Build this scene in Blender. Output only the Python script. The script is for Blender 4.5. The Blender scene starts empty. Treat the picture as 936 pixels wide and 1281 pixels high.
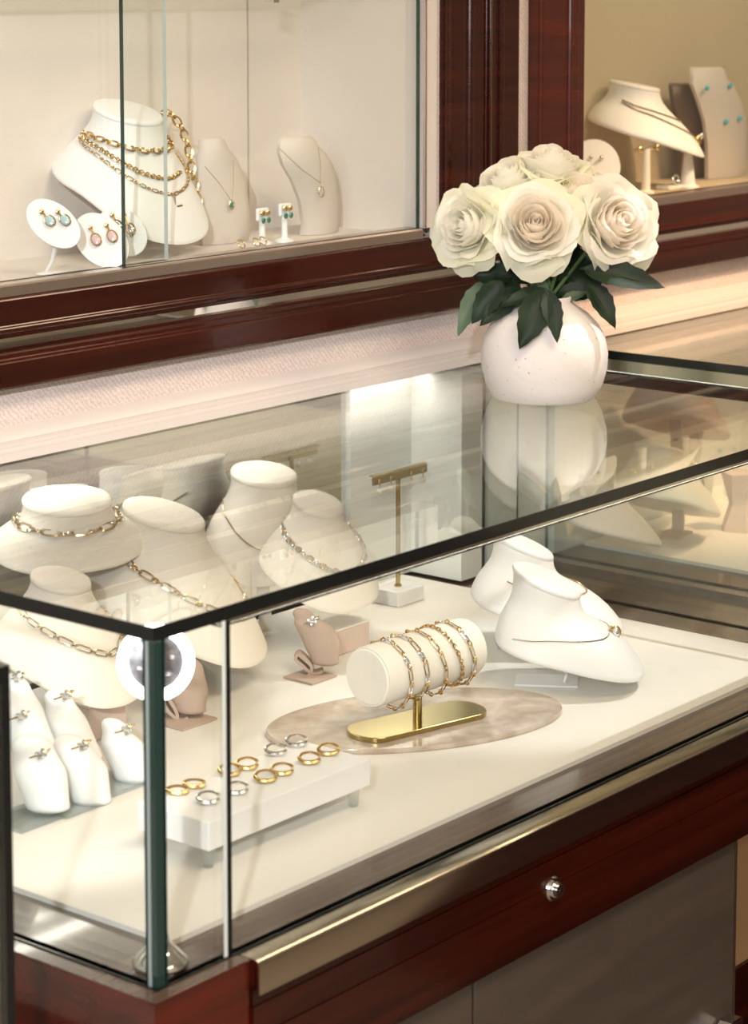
import bpy, math, random
from mathutils import Vector, Matrix
random.seed(7)
PI = math.pi
sc = bpy.context.scene
COL = sc.collection
# ------------------------------------------------------------------ camera
# origin = near corner of the glass counter top; X runs along the counter, Y into the wall, Z up; the floor is at -0.97
CAM = Vector((-1.34239, -1.31617, 0.52)); HEAD = math.radians(39.091); TILT = math.radians(6.5)
FPX = 3024.43; PCX = 468.0; PCY = 304.59
UR = (math.sin(HEAD), math.cos(HEAD)); VR = (-math.cos(HEAD), math.sin(HEAD))   # right / forward parts of X and Y
cam = bpy.data.objects.new('camera', bpy.data.cameras.new('camera')); COL.objects.link(cam)
right = Vector((UR[0], VR[0], 0)); fwdh = Vector((UR[1], VR[1], 0))
fwd = fwdh * math.cos(TILT) - Vector((0, 0, math.sin(TILT))); up = right.cross(fwd)
cam.matrix_world = Matrix(((right.x, up.x, -fwd.x, CAM.x), (right.y, up.y, -fwd.y, CAM.y), (right.z, up.z, -fwd.z, CAM.z), (0, 0, 0, 1)))
cd = cam.data; cd.sensor_fit = 'VERTICAL'; cd.sensor_height = 36; cd.sensor_width = 36
cd.lens = FPX / 1281 * 36; cd.shift_y = -(640.5 - PCY) / 1281; cd.shift_x = 0
cd.clip_start = 0.05; cd.clip_end = 60
cd.dof.use_dof = True; cd.dof.focus_distance = 2.72; cd.dof.aperture_fstop = 9
sc.camera = cam
# ------------------------------------------------------------------ world, exposure, lamps
sc.view_settings.view_transform = 'Standard'; sc.view_settings.look = 'None'
sc.view_settings.gamma = 1; sc.view_settings.use_curve_mapping = False
sc.view_settings.exposure = 0.0
try:
    sc.cycles.transparent_max_bounces = 32; sc.cycles.max_bounces = 10; sc.cycles.glossy_bounces = 6; sc.cycles.diffuse_bounces = 4
    sc.cycles.use_denoising = True; sc.cycles.sample_clamp_indirect = 4; sc.cycles.caustics_reflective = False; sc.cycles.caustics_refractive = False
except Exception: pass
w = bpy.data.worlds.new('world'); sc.world = w; w.use_nodes = True
w.node_tree.nodes['Background'].inputs[0].default_value = (1.0, .84, .66, 1); w.node_tree.nodes['Background'].inputs[1].default_value = 0.4

def lamp(name, typ, loc, aim, energy, color, size=.2, sizey=None, spot=None, blend=.5):
    l = bpy.data.lights.new(name, typ); l.energy = energy; l.color = color
    if typ == 'AREA':
        l.size = size
        if sizey: l.shape = 'RECTANGLE'; l.size_y = sizey
    else: l.shadow_soft_size = size
    if typ == 'SPOT': l.spot_size = math.radians(spot); l.spot_blend = blend
    o = bpy.data.objects.new(name, l); COL.objects.link(o); o.location = loc
    o.rotation_euler = (Vector(aim) - Vector(loc)).to_track_quat('-Z', 'Y').to_euler()
    return o
# daylight-white spot from the shop side, behind the photographer
lamp('shop_spotlight', 'SPOT', (-2.75, -2.05, 1.30), (.26, .50, -.04), 410, (.98, .97, 1.0), .04, spot=23, blend=.8)
# ceiling panels and the shop window
lamp('ceiling_panel_light', 'AREA', (.2, -.9, 1.70), (.3, -.2, -1), 40, (1.0, .80, .58), 1.2, .6)
lamp('ceiling_panel_light', 'AREA', (2.2, -.8, 1.70), (2.2, -.2, -1), 26, (1.0, .74, .50), 1.0, .6)
lamp('ceiling_panel_light', 'AREA', (-.5, -2.9, 1.70), (-.5, -2.9, -1), 40, (1.0, .86, .70), 2.4, .8)
lamp('window_light', 'AREA', (-2.8, -1.2, .9), (.8, .5, .1), 40, (.95, .96, 1.0), 1.4, 1.2)
# ceiling spots to the right: white one on the busts from above right, orange one on the wall behind the vase
lamp('ceiling_spot', 'SPOT', (2.0, -.25, 1.60), (.93, .24, -.25), 130, (.98, .98, 1.0), .012, spot=15, blend=.5)
lamp('ceiling_spot', 'SPOT', (2.0, -.6, 1.60), (1.82, .6, -.10), 190, (1.0, .56, .30), .05, spot=25, blend=.7)
lamp('niche_strip_light', 'AREA', (.55, .68, .93), (.7, .73, .2), 2.6, (1.0, .95, .90), 1.0, .05)
lamp('niche_strip_light', 'AREA', (2.1, .68, .93), (2.0, .72, .2), 2.2, (1.0, .78, .50), 1.0, .05)
Z0 = 0.0
# ------------------------------------------------------------------ pixel -> point helpers (936 x 1281 frame)
def ray(px, py):
    x = (px - PCX) / FPX; y = -(py - PCY) / FPX
    return right * x + up * y + fwd
def onp(px, py, ax, val):
    r = ray(px, py); t = (val - CAM[ax]) / r[ax]; return CAM + r * t
def PZ(px, py, z): return onp(px, py, 2, z)
def PY(px, py, y): return onp(px, py, 1, y)
def PD(px, py, d): return CAM + ray(px, py) * d            # d = distance along the optical axis
def depth(p): return (Vector(p) - CAM).dot(fwd)
# ------------------------------------------------------------------ materials
MATS = {}
def mat(name, col, rough=.5, metal=0, bump=0, bscale=200, var=0, vscale=8, spec=.5, coat=0, emit=None, estr=0, sss=0, trans=0, ior=1.45, alpha=None, wave=None, col2=None, aniso=0):
    m = bpy.data.materials.new(name); m.use_nodes = True; nt = m.node_tree; b = nt.nodes['Principled BSDF']
    def setv(k, v):
        if k in b.inputs: b.inputs[k].default_value = v
    setv('Base Color', (*col, 1)); setv('Roughness', rough); setv('Metallic', metal); setv('Specular IOR Level', spec); setv('Coat Weight', coat); setv('Coat Roughness', .06)
    setv('Transmission Weight', trans); setv('IOR', ior)
    if sss: setv('Subsurface Weight', sss); setv('Subsurface Radius', (.01, .007, .004)); setv('Subsurface Scale', 1.0)
    if emit: setv('Emission Color', (*emit, 1)); setv('Emission Strength', estr)
    tc = nt.nodes.new('ShaderNodeTexCoord')
    if var or col2:
        n = nt.nodes.new('ShaderNodeTexNoise'); n.inputs['Scale'].default_value = vscale; n.inputs['Detail'].default_value = 6
        mp = nt.nodes.new('ShaderNodeMapping'); nt.links.new(tc.outputs['Object'], mp.inputs[0]); nt.links.new(mp.outputs[0], n.inputs['Vector'])
        if wave: mp.inputs['Scale'].default_value = wave
        rp = nt.nodes.new('ShaderNodeValToRGB'); c2 = col2 or tuple(c * (1 - var) for c in col)
        rp.color_ramp.elements[0].position = .35; rp.color_ramp.elements[1].position = .65
        rp.color_ramp.elements[0].color = (*c2, 1); rp.color_ramp.elements[1].color = (*col, 1)
        nt.links.new(n.outputs['Fac'], rp.inputs[0]); nt.links.new(rp.outputs[0], b.inputs['Base Color'])
    if bump:
        n = nt.nodes.new('ShaderNodeTexNoise'); n.inputs['Scale'].default_value = bscale; n.inputs['Detail'].default_value = 4
        nt.links.new(tc.outputs['Object'], n.inputs['Vector'])
        bp = nt.nodes.new('ShaderNodeBump'); bp.inputs['Strength'].default_value = bump; bp.inputs['Distance'].default_value = .002
        nt.links.new(n.outputs['Fac'], bp.inputs['Height']); nt.links.new(bp.outputs[0], b.inputs['Normal'])
    MATS[name] = m; return m
def glassmat(name, tint=(.97, .985, .975), f0=.04, power=5.0, gain=1.0):
    """architectural glass: clear transmission plus mirror reflection that grows towards grazing angles"""
    m = bpy.data.materials.new(name); m.use_nodes = True; nt = m.node_tree
    for n in list(nt.nodes): nt.nodes.remove(n)
    out = nt.nodes.new('ShaderNodeOutputMaterial'); mix = nt.nodes.new('ShaderNodeMixShader')
    tr = nt.nodes.new('ShaderNodeBsdfTransparent'); tr.inputs[0].default_value = (*tint, 1)
    gl = nt.nodes.new('ShaderNodeBsdfGlossy'); gl.inputs['Roughness'].default_value = 0.0; gl.inputs['Color'].default_value = (.96, 1, .98, 1)
    g = nt.nodes.new('ShaderNodeNewGeometry'); dot = nt.nodes.new('ShaderNodeVectorMath'); dot.operation = 'DOT_PRODUCT'
    nt.links.new(g.outputs['Incoming'], dot.inputs[0]); nt.links.new(g.outputs['Normal'], dot.inputs[1])
    def M_(op, a, bv):
        n = nt.nodes.new('ShaderNodeMath'); n.operation = op
        if hasattr(a, 'links'): nt.links.new(a, n.inputs[0])
        else: n.inputs[0].default_value = a
        if bv is not None:
            if hasattr(bv, 'links'): nt.links.new(bv, n.inputs[1])
            else: n.inputs[1].default_value = bv
        return n.outputs[0]
    a = M_('ABSOLUTE', dot.outputs['Value'], None); inv = M_('SUBTRACT', 1.0, a); p = M_('POWER', inv, power)
    fr = M_('ADD', M_('MULTIPLY', p, (1 - f0) * gain), f0); fr = M_('MINIMUM', fr, 1.0)
    nt.links.new(fr, mix.inputs[0]); nt.links.new(tr.outputs[0], mix.inputs[1]); nt.links.new(gl.outputs[0], mix.inputs[2]); nt.links.new(mix.outputs[0], out.inputs[0])
    MATS[name] = m; return m
glass = glassmat('glass'); 
acrylic = glassmat('acrylic', (.86, .89, .90), .14)
def fabric_mat(name, col, col2):
    m = mat(name, col, .85, col2=col2, vscale=5, bump=0); nt = m.node_tree; b = nt.nodes['Principled BSDF']
    tc = nt.nodes.new('ShaderNodeTexCoord')
    wv = nt.nodes.new('ShaderNodeTexWave'); wv.inputs['Scale'].default_value = 85; wv.inputs['Distortion'].default_value = 6.0; wv.inputs['Detail'].default_value = 3; wv.inputs['Detail Scale'].default_value = 3
    wv.bands_direction = 'DIAGONAL'; nt.links.new(tc.outputs['Object'], wv.inputs['Vector'])
    mxc = nt.nodes.new('ShaderNodeMix'); mxc.data_type = 'RGBA'; mxc.blend_type = 'MULTIPLY'; mxc.inputs[0].default_value = 1.0
    cr = nt.nodes.new('ShaderNodeValToRGB'); cr.color_ramp.elements[0].color = (.80, .78, .77, 1); cr.color_ramp.elements[1].color = (1, 1, 1, 1)
    nt.links.new(wv.outputs['Fac'], cr.inputs[0]); src = b.inputs['Base Color'].links[0].from_socket
    nt.links.new(src, mxc.inputs[6]); nt.links.new(cr.outputs[0], mxc.inputs[7]); nt.links.new(mxc.outputs[2], b.inputs['Base Color'])
    bp = nt.nodes.new('ShaderNodeBump'); bp.inputs['Strength'].default_value = .25; bp.inputs['Distance'].default_value = .001
    nt.links.new(wv.outputs['Fac'], bp.inputs['Height']); nt.links.new(bp.outputs[0], b.inputs['Normal']); return m
wallfab = fabric_mat('wall_fabric', (.80, .72, .695), (.72, .635, .61))
paint = mat('cream_paint', (.64, .60, .58), .45)
mahog = mat('mahogany', (.042, .0060, .0025), .18, col2=(.020, .003, .0015), vscale=5, wave=(.5, 3, 14), coat=.3, spec=.35, bump=.05, bscale=90)
mahogr = mat('mahogany_red', (.085, .010, .004), .22, spec=.35, col2=(.045, .006, .003), vscale=5, wave=(.8, 3, 10), coat=.5, bump=.03, bscale=40)
ledgem = mat('ledge_brown', (.11, .075, .055), .22, col2=(.075, .048, .036), vscale=6, wave=(.4, 6, 6), coat=.4)
deckm = mat('deck_leatherette', (.80, .775, .73), .5, bump=.12, bscale=500, var=.02)
cream = mat('cream_leatherette', (.88, .83, .75), .5, bump=.12, bscale=600)
whitel = mat('white_leatherette', (.88, .88, .885), .45, bump=.08, bscale=600)
ivory = mat('ivory_linen', (.86, .82, .75), .7, bump=.3, bscale=900)
greyl = mat('greige_suede', (.66, .60, .55), .85, bump=.1, bscale=700)
pinkl = mat('rose_beige_suede', (.50, .385, .32), .8, bump=.15, bscale=700, var=.06)
pinkbox = mat('blush_leatherette', (.70, .56, .50), .6, bump=.1, bscale=500, var=.05)
darkl = mat('dark_brown_leather', (.10, .065, .05), .4)
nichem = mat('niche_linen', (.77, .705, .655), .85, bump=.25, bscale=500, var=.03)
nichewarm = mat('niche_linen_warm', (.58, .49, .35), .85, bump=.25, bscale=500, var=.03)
gold = mat('gold', (.72, .50, .22), .2, 1)
rosegold = mat('pale_gold', (.70, .56, .36), .2, 1)
silver = mat('silver', (.78, .76, .73), .12, 1)
brass = mat('brass', (.46, .36, .15), .2, 1)
chrome = mat('chrome', (.80, .80, .80), .05, 1)
bronze = mat('bronze_steel', (.60, .55, .48), .12, 1)
nickel = mat('brushed_nickel', (.60, .52, .48), .32, 1)
mirror = mat('mirror', (.84, .86, .81), .01, 1)
mirror2 = mat('mirror_strip', (.85, .83, .78), .03, 1)
gedge = mat('glass_edge', (.010, .035, .030), .08, coat=.5)
gblack = mat('glass_edge_black', (.006, .008, .008), .15)
glight = mat('bevelled_glass_edge', (.62, .68, .66), .15)
glight2 = mat('dim_bevelled_edge', (.30, .36, .34), .15)
marble = mat('beige_marble', (.60, .51, .43), .12, col2=(.43, .34, .27), vscale=38, coat=.4)
wmarble = mat('white_marble', (.86, .85, .84), .2, col2=(.74, .73, .73), vscale=30)
door = mat('shaded_taupe_leather', (.080, .064, .050), .45, col2=(.064, .051, .040), vscale=7, wave=(1, 2, 6), bump=.1, bscale=60)  # shade on the lower front is put into this darker base colour
tan = mat('tan_panel', (.55, .36, .21), .6)
ceramic = mat('speckled_ceramic', (.74, .70, .67), .75, bump=.3, bscale=120)
petalm = mat('petal', (.98, .965, .89), .5, bump=.05, bscale=60)
petalg = mat('petal_greenish', (.95, .95, .79), .5, bump=.05, bscale=60)
petalp = mat('petal_blush', (.99, .94, .86), .5, bump=.05, bscale=60)
leafm = mat('rose_leaf', (.010, .026, .010), .5, spec=.3, col2=(.005, .014, .006), vscale=30, bump=.2, bscale=70)
leafl = mat('rose_leaf_back', (.075, .12, .065), .55, col2=(.05, .09, .05), vscale=30)
stemm = mat('rose_stem', (.06, .13, .04), .5)
diamond = mat('diamond', (.92, .92, .94), .05, .85)
emerald = mat('emerald', (.0, .16, .11), .1, coat=1)
turq = mat('turquoise', (.06, .47, .60), .3)
bluegem = mat('pale_blue_stone', (.42, .58, .66), .15, coat=1)
pinkgem = mat('pale_pink_stone', (.70, .50, .50), .15, coat=1)
ledwhite = mat('led_ring', (1, 1, 1), .5, emit=(1, .98, .95), estr=9)
ledstrip = mat('led_strip', (1, 1, 1), .5, emit=(1, .90, .76), estr=20)
fillglow = mat('rear_fill_glow', (1, 1, 1), .5, emit=(1, .93, .82), estr=20)  # glow of the bar added at the back as interior fill
panelw = mat('white_panel', (.80, .815, .77), .35)
lensm = mat('faceted_lens', (.34, .33, .36), .3, .5, col2=(.12, .11, .13), vscale=120, coat=1)
facet = mat('lens_facet', (.62, .52, .62), .1, .6, coat=1)
floorm = mat('floor_stone', (.30, .26, .22), .3, var=.1, vscale=3)
ceilm = mat('ceiling_paint', (.80, .76, .70), .8)
roomwall = mat('room_wall', (.78, .72, .64), .8)
for pm_ in (petalm, petalg, petalp):                           # petals let light through
    n_ = pm_.node_tree; out_ = n_.nodes['Material Output']; bs_ = n_.nodes['Principled BSDF']; tl = n_.nodes.new('ShaderNodeBsdfTranslucent'); tl.inputs[0].default_value = bs_.inputs['Base Color'].default_value
    mx = n_.nodes.new('ShaderNodeMixShader'); mx.inputs[0].default_value = .5; n_.links.new(bs_.outputs[0], mx.inputs[1]); n_.links.new(tl.outputs[0], mx.inputs[2]); n_.links.new(mx.outputs[0], out_.inputs['Surface'])
# fix speckles of the vase
nt = ceramic.node_tree; b = nt.nodes['Principled BSDF']; tc = nt.nodes.new('ShaderNodeTexCoord'); vo = nt.nodes.new('ShaderNodeTexVoronoi'); vo.inputs['Scale'].default_value = 95
nt.links.new(tc.outputs['Object'], vo.inputs['Vector']); rp = nt.nodes.new('ShaderNodeValToRGB')
rp.color_ramp.elements[0].position = .07; rp.color_ramp.elements[0].color = (.45, .34, .24, 1); rp.color_ramp.elements[1].position = .12; rp.color_ramp.elements[1].color = (.74, .70, .67, 1)
nt.links.new(vo.outputs['Distance'], rp.inputs[0]); nt.links.new(rp.outputs[0], b.inputs['Base Color'])
# ------------------------------------------------------------------ mesh helpers
class MB:
    def __init__(s): s.v = []; s.f = []; s.m = []
    def add(s, vs, fs, mi=0):
        o = len(s.v); s.v += [Vector(a) for a in vs]; s.f += [[i + o for i in f] for f in fs]; s.m += [mi] * len(fs); return s
    def box(s, x0, x1, y0, y1, z0, z1, mi=0, mis=None):
        vs = [(x0, y0, z0), (x1, y0, z0), (x1, y1, z0), (x0, y1, z0), (x0, y0, z1), (x1, y0, z1), (x1, y1, z1), (x0, y1, z1)]
        fs = [(3, 2, 1, 0), (4, 5, 6, 7), (0, 1, 5, 4), (1, 2, 6, 5), (2, 3, 7, 6), (3, 0, 4, 7)]   # bottom top front right back left
        s.add(vs, fs, mi)
        if mis:
            for k, q in enumerate(mis): s.m[-6 + k] = q
        return s
    def prism(s, pts, a, b, axis=0, mi=0):
        """closed profile pts (two coords) swept from a to b along axis 0 (pts=Y,Z) or 2 (pts=X,Y)"""
        n = len(pts)
        def mk(p, t): return (t, p[0], p[1]) if axis == 0 else ((p[0], t, p[1]) if axis == 1 else (p[0], p[1], t))
        vs = [mk(p, a) for p in pts] + [mk(p, b) for p in pts]
        fs = [(i, (i + 1) % n, n + (i + 1) % n, n + i) for i in range(n)] + [list(range(n))[::-1], list(range(n, 2 * n))]
        return s.add(vs, fs, mi)
    def rings(s, R, cap0=True, cap1=True, mi=0, closed=True):
        n = len(R[0]); vs = [p for r in R for p in r]; fs = []
        for i in range(len(R) - 1):
            for j in range(n if closed else n - 1):
                a = i * n + j; c = i * n + (j + 1) % n; fs.append((a, c, c + n, a + n))
        if cap0: fs.append(list(range(n))[::-1])
        if cap1: fs.append([(len(R) - 1) * n + j for j in range(n)])
        return s.add(vs, fs, mi)
    def lathe(s, prof, n=32, c=(0, 0, 0), mi=0):
        R = [[(c[0] + r * math.cos(2 * PI * j / n), c[1] + r * math.sin(2 * PI * j / n), c[2] + z) for j in range(n)] for r, z in prof]
        return s.rings(R, prof[0][0] > 1e-6, prof[-1][0] > 1e-6, mi)
    def tube(s, pts, r, n=8, mi=0, closed=False):
        pts = [Vector(p) for p in pts]; N = len(pts); R = []
        ref = None
        for i, p in enumerate(pts):
            t = (pts[(i + 1) % N] - pts[i - 1]) if closed else (pts[min(i + 1, N - 1)] - pts[max(i - 1, 0)])
            t.normalize()
            if ref is None: ref = t.orthogonal().normalized()
            ref = (ref - t * ref.dot(t)); ref = ref.normalized() if ref.length > 1e-6 else t.orthogonal().normalized()
            b_ = t.cross(ref); rr = r[i] if isinstance(r, (list, tuple)) else r
            R.append([p + (ref * math.cos(2 * PI * j / n) + b_ * math.sin(2 * PI * j / n)) * rr for j in range(n)])
        if closed: R.append(R[0])
        return s.rings(R, not closed, not closed, mi)
    def bar(s, a, b, w_, h_, mi=0):
        """rectangular bar from a to b, w_ sideways, h_ along z-ish"""
        a = Vector(a); b = Vector(b); t = (b - a).normalized(); sd = t.cross(Vector((0, 0, 1)))
        sd = sd.normalized() if sd.length > 1e-4 else Vector((1, 0, 0)); u = sd.cross(t)
        R = [[p + sd * (w_ / 2 * sx) + u * (h_ / 2 * sy) for sx, sy in ((-1, -1), (1, -1), (1, 1), (-1, 1))] for p in (a, b)]
        return s.rings(R, True, True, mi)
    def ellipsoid(s, c, rx, ry, rz, n=12, m=8, mi=0, rot=None):
        R = []
        for i in range(1, m):
            ph = PI * i / m; ring = []
            for j in range(n):
                v = Vector((rx * math.sin(ph) * math.cos(2 * PI * j / n), ry * math.sin(ph) * math.sin(2 * PI * j / n), -rz * math.cos(ph)))
                if rot: v = rot @ v
                ring.append(Vector(c) + v)
            R.append(ring)
        return s.rings(R, True, True, mi)
    def mesh(s, name, mats, smooth=False, angle=40):
        me = bpy.data.meshes.new(name); me.from_pydata([tuple(v) for v in s.v], [], s.f)
        for m in (mats if isinstance(mats, (list, tuple)) else [mats]): me.materials.append(m)
        me.polygons.foreach_set('material_index', s.m)
        if smooth:
            me.polygons.foreach_set('use_smooth', [True] * len(me.polygons))
            try: me.set_sharp_from_angle(angle=math.radians(angle))
            except Exception: pass
        me.update(); return me
    def build(s, name, mats, parent=None, smooth=False, label=None, angle=40, kind=None, loc=None):
        return link(name, s.mesh(name, mats, smooth, angle), parent, label, kind)
def link(name, me, parent=None, label=None, kind=None):
    o = bpy.data.objects.new(name, me); COL.objects.link(o)
    if parent is not None:
        o.parent = parent; o.matrix_parent_inverse = Matrix.Identity(4)
        if parent.location.length > 0 or parent.parent is not None:
            off = Vector(parent.location)
            if parent.parent is not None: off = Vector((0, 0, 0))
            o.location = -off                                   # meshes are written in scene coordinates
    if label: o['label'] = label
    if kind: o['kind'] = kind
    return o
def thing(name, label, cat, loc=(0, 0, 0), group=None):
    o = bpy.data.objects.new(name, None); o.empty_display_size = .02; COL.objects.link(o); o.location = loc
    o['label'] = label; o['category'] = cat
    if group: o['group'] = group
    return o
def tag(o, label, cat, group=None):
    o['label'] = label; o['category'] = cat
    if group: o['group'] = group
    return o
def struct(o): o['kind'] = 'structure'; return o
def bevel(o, wd=.002, seg=2):
    m = o.modifiers.new('bevel', 'BEVEL'); m.width = wd; m.segments = seg; m.limit_method = 'ANGLE'; m.angle_limit = math.radians(35); return o
D0 = -.295                                                       # deck level
# ================================================================== SETTING
struct(MB().box(-4, 5, -4, .86, -1.0, -.97).build('floor', floorm))
struct(MB().box(-4, 5, -4, .86, 1.75, 1.80).build('ceiling', ceilm))
struct(MB().box(-4, 5, -4.05, -4, -.97, 1.75).build('wall_front', roomwall))
struct(MB().box(5, 5.05, -4, .86, -.97, 1.75).build('wall_right', roomwall))
struct(MB().box(-4.05, -4, -4, .86, -.97, 1.75).build('wall_left', roomwall))
wb = MB()
NZ0, NZ1 = .176, 1.0
wb.box(-4, 5, .605, .70, .002, NZ0 - .004)                       # strip under the niches
wb.box(-4, 5, .605, .86, NZ1, 1.75)
wb.box(1.148, 1.475, .605, .86, NZ0 - .004, NZ1)
wb.box(-4, -1.5, .605, .86, NZ0 - .004, NZ1); wb.box(3.2, 5, .605, .86, NZ0 - .004, NZ1)
wb.box(-4, 5, .70, .86, -.97, NZ0 - .004)
struct(wb.build('wall_back', wallfab))
mp_ = [(.605, .030), (.597, .028), (.590, .0215), (.588, .0185), (.579, .0180), (.5755, .0155), (.5755, .0125), (.5725, .0105), (.568, .0095), (.566, .0015), (.605, .0015)]
struct(MB().prism(mp_, -4, 5).build('trim_1', paint, smooth=True, angle=50))
# ================================================================== WALL SHOWCASES
def showcase(x0, x1, xf0, xf1, label, back, stile_left=None, stile_right=None):
    t = thing('wall_showcase', label, 'showcase', ((x0 + x1) / 2, .605, .07))
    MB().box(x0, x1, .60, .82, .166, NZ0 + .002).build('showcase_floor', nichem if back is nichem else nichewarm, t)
    MB().box(x0, x1, .80, .82, NZ0, NZ1).build('back_panel', back, t)
    MB().box(x1, x1 + .004, .625, .80, NZ0, NZ1).build('side_panel', back, t)
    MB().box(x0 - .004, x0, .625, .80, NZ0, NZ1).build('side_panel', back, t)
    MB().box(x0, x1, .60, .82, NZ1 - .01, NZ1).build('showcase_ceiling', back, t)
    lo = [(.603, .0745), (.583, .0745), (.581, .078), (.581, .104), (.585, .107), (.585, .1125), (.5885, .1135), (.5885, .1185), (.603, .1185)]
    hi = [(.603, .1290), (.5885, .1290), (.5885, .1335), (.585, .1350), (.585, .1400), (.588, .1420), (.588, .1700), (.591, .1720), (.603, .1720)]
    bevel(MB().prism(lo, xf0, xf1).build('lower_rail', mahog, t), .0008, 1)
    bevel(MB().prism(hi, xf0, xf1).build('upper_rail', mahog, t), .0008, 1)
    MB().box(xf0, xf1, .5955, .603, .1185, .1290).build('mirror_strip', mirror2, t)
    trk = [(.603, .1725), (.5925, .1725), (.5925, .1835), (.5945, .1855), (.625, .1855), (.625, .1725)]
    MB().prism(trk, x0, x1).build('sliding_track', nickel, t)
    return t
s1 = showcase(-1.45, 1.108, -1.5, 1.309, 'large mahogany-framed wall showcase at upper left with sliding glass doors', nichem)
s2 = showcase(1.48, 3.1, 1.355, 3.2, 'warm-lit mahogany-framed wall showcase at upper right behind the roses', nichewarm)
def slab_glass(x0, x1, y0, y1, z0, z1, faces):
    """faces: material index of bottom, top, front, right, back, left"""
    return MB().box(x0, x1, y0, y1, z0, z1, 0, faces)
# panes of the upper showcase: front one with a dark polished edge, rear one with a light edge
g = slab_glass(.573, 1.108, .599, .605, .1855, .97, [1, 1, 0, 1, 0, 1]).build('glass_door', [glass, gedge], s1, label='right sliding glass door with dark polished edge')
g = slab_glass(-1.45, .656, .613, .619, .1855, .97, [1, 1, 0, 1, 0, 1]).build('glass_door', [glass, glight], s1, label='left sliding glass door with light edge')
slab_glass(1.48, 3.1, .606, .612, .1855, .97, [1, 1, 0, 1, 0, 1]).build('glass_door', [glass, gedge], s2)
# white jamb and mahogany stiles
MB().box(1.112, 1.138, .594, .70, .1855, 1.0).build('white_jamb', paint, s1)
MB().box(1.109, 1.1115, .590, .594, .1855, 1.0).build('jamb_bead', nickel, s1)
MB().box(1.138, 1.1468, .597, .70, .1855, 1.0).build('jamb_filler', wallfab, s1)
st = [(1.147, .605), (1.147, .5835), (1.1515, .580), (1.178, .580), (1.181, .588), (1.196, .588), (1.1985, .584), (1.206, .584), (1.2085, .588), (1.232, .588), (1.2345, .591), (1.240, .591), (1.2415, .584),
      (1.254, .584), (1.256, .588), (1.260, .588), (1.262, .582), (1.270, .582), (1.272, .586), (1.309, .586), (1.309, .605)]
bevel(MB().prism(st, .172, 1.0, 2).build('stile', mahog, s1), .0012, 2)
MB().box(1.242, 1.2436, .5832, .586, .172, 1.0).build('brass_inlay', brass, s1)
st2 = [(1.355, .605), (1.355, .586), (1.359, .583), (1.420, .583), (1.422, .579), (1.426, .579), (1.428, .585), (1.450, .585), (1.453, .590), (1.464, .590), (1.467, .596), (1.480, .596), (1.480, .605)]
bevel(MB().prism(st2, .172, 1.0, 2).build('stile', mahogr, s2), .0012, 2)
MB().box(-1.0, 1.10, .66, .79, .506, .511, 0, [0, 0, 1, 1, 1, 1]).build('glass_shelf', [glass, gedge], s1)
for px in (342, 490):
    p = PY(px, 8, .655)
    MB().box(p.x - .005, p.x + .005, .650, .665, .478, .506).build('shelf_clip', chrome, s1)
pz = PY(310, 150, .80); MB().box(pz.x - .0008, pz.x + .0008, .7985, .801, NZ0, NZ1 - .01).build('panel_seam', mat('seam', (.45, .40, .34), .8), s1)
# ================================================================== MAIN COUNTER
XE, YB, ZB = 1.24, .68, -.30
c = thing('glass_display_counter', 'long glass-topped display counter with brown ledge, steel strip and mahogany base', 'display counter', (.6, .3, -.97))
slab_glass(0, XE, 0, YB + .01, -.012, 0, [0, 0, 1, 1, 1, 1]).build('glass_top', [glass, gblack], c)
slab_glass(.0126, .0835, 0, .008, ZB, -.0121, [1, 1, 0, 0, 0, 1]).build('corner_pane', [glass, gedge], c)
MB().box(.0795, .0834, -.0007, -.0001, ZB, -.0122).build('pane_bevel', glight, c); MB().box(.0836, .0888, -.0009, -.0002, ZB, -.0122).build('pane_seal', gblack, c)
MB().box(-.0006, .0085, -.0006, .0085, ZB, -.0122).build('corner_joint', gedge, c); MB().box(-.0012, -.0007, .0052, .0085, ZB, -.0122).build('joint_bevel', glight2, c)
slab_glass(.0850, XE - .0005, 0, .008, ZB, -.0121, [1, 1, 0, 1, 0, 0]).build('front_pane', [glass, gblack], c)
slab_glass(0, .008, .0126, YB, ZB, -.0121, [1, 1, 1, 0, 1, 0]).build('left_pane', [glass, gedge], c)
slab_glass(XE - .008, XE, .0085, YB, ZB, -.0121, [1, 1, 1, 0, 1, 0]).build('right_pane', [glass, gblack], c)
# lighting rail under the front edge of the top
MB().box(.088, XE - .01, .0085, .020, -.0185, -.0122, 0, [1, 0, 0, 0, 0, 0]).build('light_rail', [bronze, ledstrip], c)
MB().box(.088, XE - .01, .0083, .0203, -.0205, -.0186).build('rail_lip', gblack, c)
MB().box(.02, XE - .06, .640, .664, -.0170, -.0122, 0, [1, 0, 0, 0, 0, 0]).build('rear_fill_bar', [bronze, fillglow], c)  # unseen glowing bar, added behind the moulding to brighten the case interior
MB().box(.010, XE - .01, .6800, .6900, ZB, -.0122).build('back_mirror', mirror, c)
MB().box(1.056, 1.185, .672, .6799, D0, -.0122).build('white_back_panel', panelw, c)
MB().box(1.185, XE - .009, .587, .6799, D0, -.0122).build('corner_column', panelw, c)
MB().box(.070, 1.165, .052, .671, ZB - .01, D0).build('deck', deckm, c)
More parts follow.
